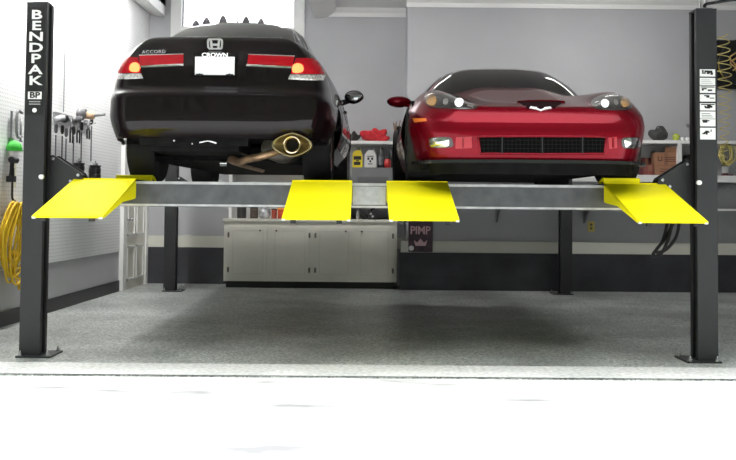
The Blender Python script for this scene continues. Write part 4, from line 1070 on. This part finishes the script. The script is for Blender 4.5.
m = MB(); m.tube([(.056*math.cos(a), .056*math.sin(a)*.9, .055+.02*math.sin(2*a)) for a in [k*math.pi/12 for k in range(24)]], .003, 6, closed=True); m.done('seam', M_ltxt, t, True)
for px, lb in ((682, 'small white cup on the upper shelf next to the green ball'), (687, 'small white cup on the upper shelf nearest the right column')):
    t = thing('white_cup', (sx_(px), 13.17, SZ), lb, 'cup')
    m = MB(); m.lathe([(.022, 0), (.028, .05), (.025, .05), (.018, .006)], (0, 0, 0), 'z', 16); m.done('cup_body', M_ltxt, t, 'auto')
    m = MB(); m.tube(smooth_line([(.026, 0, .04), (.043, 0, .034), (.042, 0, .018), (.024, 0, .014)]), .004, 6); m.done('handle', M_ltxt, t, True)
t = thing('desk_lamp', (sx_(690.5), 13.25, SZ), 'small grey clip lamp on the upper shelf beside the right column', 'lamp')
m = MB(); m.lathe([(.035, 0), (.035, .012), (.01, .018)], (0, 0, 0), 'z', 18); m.done('base', M_grey, t, 'auto')
m = MB(); m.tube([(0, 0, .015), (.01, 0, .12), (-.005, 0, .21)], .006, 8); m.done('stem', M_grey, t)
m = MB(); m.lathe([(.02, .0), (.035, .05), (.03, .05), (.015, .005)], (-.01, 0, .20), 'z', 16); m.done('lamp_shade', M_grey, t, 'auto')
M_card = mat('cardboard', (.30, .15, .085), .8, nscale=6, namt=.12)
def carton(px0, px1, h, label, name, d=.22, m_=None, tex=True, flap=False, y=13.16):
    a, b_ = sx_(px0, y), sx_(px1, y); t = thing(name, ((a+b_)/2, y, 1.70), label, 'box'); d = min(d, .16); hw_ = (b_-a)/2
    m = MB(); m.box(-hw_, hw_, 0, d, 0, h).bevel(.004, 1); m.done('carton', m_ or M_card, t)
    m = MB(); m.box(-.025, .025, -.002, 0, h*.45, h); m.box(-hw_, hw_, -.001, 0, h*.42, h*.45); m.done('tape', mat('carton_tape', (.22, .10, .06), .4), t)
    if tex:
        m = MB(); x_ = -hw_*.7
        for q in ((x_, x_+.012, .62, .84), (x_+.05, x_+.062, .62, .84), (x_+.012, x_+.05, .62, .66)): m.box(q[0], q[1], -.0025, -.0005, q[2]*h, q[3]*h)
        for k in range(3): m.box(-hw_*.1, hw_*.8, -.0025, -.0005, h*(.60+k*.08), h*(.63+k*.08))
        for k in range(2): m.box(-hw_*.5, hw_*.8, -.0025, -.0005, h*(.15+k*.1), h*(.18+k*.1))
        m.done('printing', mat('carton_print', (.10, .035, .025), .7), t)
    if flap:
        m = MB(); m.prism([(0, h), (-.03, h+.07), (-.025, h+.073), (.005, h)], -hw_*.1, hw_*.95, 'x'); m.done('flap', M_card, t)
carton(654.5, 677.5, .33, 'large brown cardboard box on the lower shelf left of the divider', 'cardboard_box', flap=True)
carton(646.5, 653.5, .15, 'small reddish box beside the large cardboard box on lower shelf', 'small_box', .18, mat('small_box_red', (.22, .06, .05), .7), False)
carton(640, 653, .26, 'dark maroon box at the back of the lower shelf behind the red car', 'maroon_box', .1, mat('maroon_card', (.10, .02, .025), .6), False, y=13.34)
bk = [(683.5, .24, .04), (687, .25, .045), (690.8, .30, .05), (694.6, .31, .05)]
dsc = ['black binder right of the shelf divider, shortest of the row', 'black binder second from the shelf divider with grey spine patch', 'taller black binder third from the shelf divider', 'tallest black binder half behind the right column']
for (px, h_, wd), lb in zip(bk, dsc):
    t = thing('binder', (sx_(px, 13.14), 13.14, 1.70), lb, 'binder', 'black binders on the lower shelf')
    m = MB(); m.box(-wd/2, wd/2, 0, .24, 0, h_).bevel(.005, 1); m.done('cover', M_black, t)
    m = MB(); m.box(-wd*.3, wd*.3, -.003, 0, h_*.55, h_*.8); m.done('spine_label', mat('spine_grey', (.25, .25, .25), .6), t)
bottle('oil_bottle', sx_(727.5, 13.2), 13.29, 1.70, .045, .25, (.03, .03, .032), 'dark bottle with white label and red foot right of the right column', neck=.35, labelcol=(.6, .6, .6))
t = thing('red_tray', (sx_(727, 13.29), 13.29, 1.70), 'flat dark red dish on the lower shelf under the dark bottle', 'dish')
m = MB(); m.lathe([(.08, .0), (.095, .022), (.088, .022), (.07, .002)], (0, 0, -.0), 'z', 22); m.done('dish_body', mat('dish_red', (.16, .02, .02), .4), t, 'auto')
for o in bpy.data.objects:
    if o.name.startswith('oil_bottle'): o.location.z += .004
# hose reel with yellow air hose, right edge
rp = at(741, 63, 13.25)
t = thing('hose_reel', (rp.x, 13.235, rp.z), 'black round hose reel on the back wall at upper right', 'hose reel')
m = MB(); m.lathe([(.05, .20), (.33, .20), (.345, .17), (.345, .155), (.10, .15), (.10, -.02), (.345, -.03), (.345, -.06), (.30, -.075), (.24, -.06), (.06, -.06)], (0, 0, 0), 'y', 40); m.done('drum', M_black, t, 'auto')
m = MB(); 
for k in range(9): m.lathe([(.10, .0), (.29-.02*(k % 2), .0), (.29, .014), (.10, .014)], (0, -.01+k*.016, 0), 'y', 36)
m.done('wound_hose', mat('hose_yellow', (.55, .42, .05), .5), t, 'auto')
m = MB(); m.box(-.36, .36, .16, .20, -.36, .36).bevel(.01); m.done('wall_plate', M_black, t)
m = MB()
rnd = random.Random(5)
for k in range(8):
    a0 = rnd.random()*6; pts = [((.10+.14*rnd.random())*math.cos(a0+i*.5), -.09-.02*rnd.random(), (.10+.14*rnd.random())*math.sin(a0+i*.5)) for i in range(5)]
    m.tube(smooth_line(pts, 5), .012, 6)
m.done('loose_hose_loops', mat('hose_tan', (.50, .33, .13), .5), t, True)
pts = []
for i in range(0, 420):
    f = i/419; a = i*2*math.pi/28
    r = .075+.02*math.sin(f*5); px_ = 723+2.0*math.sin(f*3); c = at(px_, 34+f*124, 13.03)
    pts.append((c.x+r*math.cos(a), 13.03+.07*math.sin(a), c.z))
m = MB(); m.tube(pts, .007, 6); tag(m.done('coiled_hose', mat('coil_hose_yellow', (.58, .50, .18), .45), None, True), 'pale yellow coiled air hose hanging beside the right column', 'hose')
pts = []
c = at(726, 153, 13.15)
for i in range(160):
    a = i*2*math.pi/26; pts.append((c.x+(.085+.02*math.sin(i*.21))*math.cos(a)+.02*math.sin(i*.05), 13.13+.03*math.sin(i*.11), c.z-.01+(.14+.03*math.sin(i*.17))*math.sin(a)))
m = MB(); m.tube(pts, .010, 6); tag(m.done('hose_bundle', MATS['coil_hose_yellow'], None, True), 'bundle of yellow hose loops at the foot of the coiled hose', 'hose')
# outlet, PIMP sign
p = at(591, 226.5, YR)
t = thing('outlet', (p.x, YR, p.z), 'yellowish wall outlet above the cream rail on the right', 'outlet')
m = MB(); m.box(-.05, .05, -.01, 0, -.075, .075).bevel(.003, 1); m.done('cover_plate', mat('outlet_yellow', (.62, .50, .12), .4), t)
m = MB(); m.box(-.018, .018, -.014, -.01, .008, .045); m.box(-.018, .018, -.014, -.01, -.045, -.008); m.done('socket', mat('socket_dark', (.10, .09, .06), .4), t)
a = at(408.5, 221, YR-.03); b_ = at(432.5, 252, YR-.03)
t = thing('sign', ((a.x+b_.x)/2, YR-.045, (a.z+b_.z)/2), 'dark plum sign with pink letters and crown beside the cabinet', 'sign')
hw_ = (b_.x-a.x)/2; hh = (a.z-b_.z)/2
m = MB(); m.box(-hw_, hw_, -.012, 0, -hh, hh+.05); m.done('board', mat('sign_plum', (.045, .016, .030), .45, nscale=14, namt=.7), t)
M_pink = mat('sign_pink', (.62, .40, .44), .5)
text_mesh('PIMP', .155, 'lettering', M_pink, t, Matrix.Translation((-.005, -.014, .085)) @ FACE @ Matrix.Diagonal((.98, 1.05, 1, 1)), .0015, .95, .003)
m = MB(); m.prism([(-.075, -.135), (.075, -.135), (.10, -.05), (.05, -.09), (.0, -.03), (-.05, -.09), (-.10, -.05)], -.0155, -.012, 'y'); m.done('crown', M_pink, t)
m = MB(); m.cyl((-.135, -.018, -.17), (-.135, -.012, -.17), .038, n=22); m.done('round_badge', M_ltxt, t)
# ornaments on the window sill
for px, wd, hh, lb in ((196, 8, 6, 'grey cone ornament on the window sill, leftmost of the row'), (206.5, 9, 9, 'grey cone ornament second from the left on the window sill'), (223, 9.5, 11, 'broad grey cone ornament in the middle of the window sill'), (246, 9, 10, 'grey cone ornament right of the thin spire on the window sill'), (261, 8, 8, 'grey cone ornament on the window sill, rightmost of the row')):
    p = at(px, 26, YB-.08); k = 14.1/F
    t = thing('cone_ornament', (p.x, YB-.08, WZ0), lb, 'ornament', 'cone ornaments on the window sill')
    top = at(px, 26.5-hh, YB-.08).z-WZ0
    M_orn = mat('ornament_grey', (.12, .11, .12), .8, nscale=30, namt=.4)
    r = wd*k/2
    m = MB(); m.lathe([(r, 0), (r*1.05, .01), (r*.95, top*.35), (r*.72, top*.65), (r*.38, top*.92), (.01, top)], (0, 0, 0), 'z', 18); m.done('cone', M_orn, t, 'auto')
    m = MB(); m.cyl((0, 0, top-.01), (0, 0, top+.004), .006, n=8); m.done('tip', M_orn, t)
p = at(237.5, 26, YB-.08)
m = MB(); m.lathe([(.03, 0), (.03, .01), (.009, .02), (.011, .09), (.004, .16)], (0, 0, 0), 'z', 12); o = m.done('spire_ornament', mat('spire_grey', (.25, .24, .25), .6), None, 'auto'); o.location = (p.x, YB-.08, WZ0); tag(o, 'thin grey spire ornament between cones on the window sill', 'ornament')
# ------------------------------------------------------------------ left wall: tools and cord
rp = lw(4, 203, .06)
t = thing('extension_cord', (lw(9, 205).x, lw(9, 205).y, lw(9, 205).z), 'coiled yellow cord hanging on the pegboard left of the left column', 'cord')
c0 = t.location.copy()
rnd = random.Random(11); m = MB()
for k in range(16):
    wd = .17+.12*rnd.random(); ln = .54+.28*rnd.random(); oy = -.22+.28*rnd.random(); ox = .05+.10*rnd.random(); tp = .03*rnd.random()
    pts = []
    for i in range(30):
        a = 2*math.pi*i/30; s_ = math.sin(a); c_ = math.cos(a)
        pts.append((ox+.02*c_, oy+wd*s_*(1-.45*(c_ > 0)*c_), tp-ln/2+ln/2*c_+.012*rnd.random()))
    m.tube(pts, .0105, 7, closed=True)
m.done('cord_loops', mat('cord_yellow', (.80, .52, .02), .5), t, True)
m = MB(); m.cyl((.005, -.02, -.02), (.20, -.02, .0), .012, n=10); m.cyl((.20, -.02, .0), (.21, -.02, .05), .012, n=10); m.done('hook', M_black, t, 'auto')
m = MB(); m.tube(smooth_line([(.10, .02, -.70), (.12, .06, -.76), (.10, .10, -.80)]), .0105, 7); m.cyl((.10, .10, -.80), (.10, .115, -.85), .022, n=10); m.done('plug', mat('plug_yellow', (.7, .45, .02), .5), t, True)
def wallthing(name, px, py, label, cat, off=.0, group=None):
    p = lw(px, py, .012); t = thing(name, p, label, cat, group); return t
t = wallthing('cap', 7, 148, 'bright green cap hanging on the pegboard at far left', 'cap')
m = MB(); m.ball((.07, 0, .0), 1, (.075, .085, .075), 20)
for v in m.b.verts:
    if v.co.z < -.02: v.co.z = -.02
m.done('crown', mat('cap_green', (.06, .42, .06), .7, nscale=20, namt=.2), t, True)
m = MB(); m.lathe([(.01, 0), (.10, .0), (.10, .008), (.01, .012)], (0, 0, 0), 'z', 24)
m.done('brim', MATS['cap_green'], t, 'auto', Matrix.Translation((.10, -.05, -.03)) @ Matrix.Diagonal((.8, 1, 1, 1)))
t = wallthing('cordless_drill', 7, 160, 'black drill with orange part hanging under the green cap', 'drill')
m = MB(); m.cyl((.07, -.07, .0), (.07, .06, .0), .032); m.cyl((.07, .06, 0), (.07, .10, 0), .022, .012); m.done('motor_body', M_black, t, 'auto')
m = MB(); m.tube([(.07, -.04, -.02), (.07, -.055, -.12), (.07, -.06, -.16)], [.022, .02, .026], 10); m.box(.035, .105, -.10, -.02, -.22, -.16); m.done('grip', M_black, t, 'auto')
m = MB(); m.box(.03, .075, .03, .075, -.03, .02); m.done('orange_collar', mat('orange_plastic', (.65, .17, .06), .4), t)
t = wallthing('pry_bar', 10, 182, 'long black bar hanging below the drill beside the pale card', 'tool')
m = MB(); m.tube(smooth_line([(.03, 0, .12), (.03, 0, -.05), (.03, .01, -.16), (.05, .04, -.20)]), .012, 8); m.done('bar', M_black, t, True)
m = MB(); m.cyl((.03, 0, .02), (.03, 0, .14), .018); m.done('grip', M_black, t, 'auto')
t = wallthing('paper_card', 14.5, 174, 'pale yellow card pinned to the pegboard beside the drill', 'card')
m = MB(); m.box(0, .004, -.05, .05, -.14, .14); m.done('card', mat('card_cream', (.66, .66, .50), .7), t)
m = MB(); m.cyl((0, 0, .12), (.012, 0, .12), .008); done_each(m, 'pin', M_black, t)
t = wallthing('c_clamp', 15, 124, 'grey steel clamp hanging on the pegboard above the green cap', 'clamp')
m = MB(); m.tube(smooth_line([(.03, .08, .12), (.03, -.03, .13), (.03, -.06, .0), (.03, -.03, -.13), (.03, .08, -.12)]), .014, 8); m.cyl((.03, .06, -.17), (.03, .06, .06), .010); m.done('frame', M_grey, t, True)
m = MB(); m.cyl((.03, .02, -.17), (.03, .10, -.17), .006); m.done('screw_handle', M_steel, t)
t = wallthing('hand_saw', 8.5, 124, 'dark narrow saw with green handle hanging at far left of pegboard', 'saw')
m = MB(); m.prism([(-.03, .13), (.03, .13), (.015, -.16), (-.02, -.16)], .02, .024, 'x'); m.done('blade', mat('saw_blade', (.22, .23, .24), .4, .7), t)
m = MB(); m.box(.012, .034, -.035, .035, -.22, -.14).bevel(.008); m.done('handle', mat('dark_green', (.05, .18, .05), .5), t)
# tool rail with hanging tools
a = lw(52, 121, .012); b_ = lw(88, 118, .012)
t = thing('tool_rail', ((a+b_)/2), 'grey tool rail on the pegboard beside the left column', 'rail')
m = MB(); d = b_-a; mid = (a+b_)/2
ang = math.atan2(d.x, d.y)
Lh = d.length/2
m.box(0, .03, -Lh, Lh, -.02, .03).bevel(.004, 1); m.done('bar', M_grey, t, False, Matrix.Rotation(-ang, 4, 'Z'))
m = MB()
for k in range(8): y = -Lh+.1+k*(2*Lh-.2)/7; m.cyl((.03, y, .0), (.12, y, .0), .006, n=8)
m.done('peg', M_steel, t, False, Matrix.Rotation(-ang, 4, 'Z'))
def plier(px, py, ln, col, label, name='pliers', off=.07):
    p = lw(px, py, .02); t = thing(name, p, label, 'hand tool', 'pliers and cutters on the tool rail')
    m = MB(); m.prism([(-.02, 0), (.02, 0), (.03, -.05), (.012, .07), (-.012, .07), (-.03, -.05)], off-.01, off+.01, 'x'); m.bevel(.003, 1); m.done('jaws', M_steel, t)
    for s_ in (-1, 1):
        m = MB(); m.tube(smooth_line([(off, s_*.015, -.03), (off, s_*.05, -ln*.4), (off, s_*.045, -ln)]), .011, 8); m.done('handle', mat('grip_%02x%02x%02x' % tuple(int(c*255) for c in col), col, .5), t, True)
plier(65, 124, .22, (.01, .01, .01), 'black-handled pliers on the tool rail, largest and nearest the left column')
plier(72, 128, .18, (.015, .015, .018), 'black-handled cutters on the tool rail below the wooden handle')
plier(82, 126, .16, (.012, .012, .012), 'small black pliers on the tool rail, farthest from the column')
def driver(px, py, ln, label, hcol=(.02, .02, .02), off=.06, hl=.1):
    p = lw(px, py, .02); t = thing('screwdriver', p, label, 'screwdriver', 'long shafts on the tool rail')
    m = MB(); m.lathe([(.010, -hl), (.020, -hl*.8), (.020, -hl*.2), (.014, 0)], (off, 0, .02), 'z', 14); m.done('handle', mat('sdh_%02x%02x%02x' % tuple(int(c*255) for c in hcol), hcol, .4), t, 'auto')
    m = MB(); m.cyl((off, 0, -hl), (off, 0, -hl-ln), .008, n=10); m.done('shaft', mat('shaft_dark', (.14, .14, .15), .35, .7), t, 'auto')
driver(50, 126, .28, 'grey screwdriver hanging closest to the left column', (.10, .10, .11))
driver(56.5, 127, .30, 'screwdriver with black handle, second from the left column')
driver(60.5, 130, .30, 'grey handled screwdriver just left of the large pliers', (.16, .16, .17))
driver(68, 128, .34, 'long dark screwdriver hanging right of the large pliers')
driver(76, 124, .42, 'longest dark screwdriver on the rail, under the grey head of tools')
driver(86, 118, .44, 'black shafted screwdriver under the wooden handle', (.015, .015, .015))
# grey head tools and the file with a wooden handle that sticks out of the rail
t = thing('angle_grinder', lw(75, 114, .07), 'grey power tool head resting on the tool rail', 'power tool')
m = MB(); m.ball((.06, .0, .0), 1, (.05, .11, .075), 18); m.cyl((.06, -.05, -.02), (.06, -.10, -.09), .035); m.done('tool_body', mat('tool_grey', (.16, .16, .17), .45), t, True)
m = MB(); m.cyl((.06, .09, .03), (.06, .16, .06), .03, .02); m.done('chuck', M_black, t, 'auto')
t = thing('spray_nozzle', lw(55, 119, .05), 'pale grey nozzle tool on the rail next to the left column', 'tool')
m = MB(); m.tube(smooth_line([(.05, -.14, -.02), (.05, -.04, .0), (.05, .1, .02)]), [.035]*16+[.03], 10); m.done('barrel', mat('tool_pale', (.34, .35, .36), .45), t, True)
m = MB(); m.lathe([(.02, 0), (.05, .03), (.05, .06), (.02, .08)], (0, 0, 0), 'y', 16); m.done('head', M_black, t, 'auto', Matrix.Translation((.05, .10, .02)))
p = lw(80, 114.5, .05); q0 = at(82.5, 115.5, p.y); q1 = at(94.5, 115.5, p.y-.05); q2 = at(105, 114.5, p.y-.1)
t = thing('file', q0, 'file with pale wooden handle sticking out level from the tool rail', 'file')
m = MB(); d = q1-q0; m.tube([(0, 0, 0), d*.1, d*.5, d*.9, d], [.02, .042, .046, .046, .028], 14); m.done('handle', mat('pale_wood', (.52, .35, .22), .55, nscale=12, namt=.15), t, True)
m = MB(); d2 = q2-q0; m.tube([d, d2], [.018, .014], 8); m.done('blade', M_grey, t)
# wire up the wall
pts = [lw(62.5, y, .03) for y in (20, 50, 80, 112)]
m = MB(); m.tube(pts, .006, 6); tag(m.done('wire', M_grey, None), 'thin grey wire running up the pegboard above the tool rail', 'wire')
# black holders above the ramp
t0 = thing('holder_ledge', lw(81, 178, .012), 'thin grey ledge on the pegboard under the two black holders', 'ledge')
m = MB(); m.box(0, .14, -.55, .55, -.02, 0); m.done('board', M_grey, t0)
for px, lb in ((73, 'black ribbed holder on the pegboard ledge, nearer the left column'), (90, 'black ribbed holder on the pegboard ledge, nearer the black sedan')):
    p = lw(px, 177.6, .012); t = thing('tool_holder', p, lb, 'holder', 'black holders on the ledge')
    t.location.z = t0.location.z+.001
    m = MB(); r = .068; m.lathe([(r*.92, 0), (r, .01), (r, .05), (r*.93, .055), (r*.93, .075), (r, .08), (r, .13), (r*.9, .135), (r*.9, .15), (r*1.02, .155), (r*1.02, .17)], (.07, 0, 0), 'z', 24); m.done('cup_body', M_black, t, 'auto')
    m = MB(); m.cyl((.07, 0, .17), (.07, 0, .195), .03); m.cyl((.07, 0, .195), (.07, 0, .225), .008); m.done('top_knob', M_steel, t, 'auto')
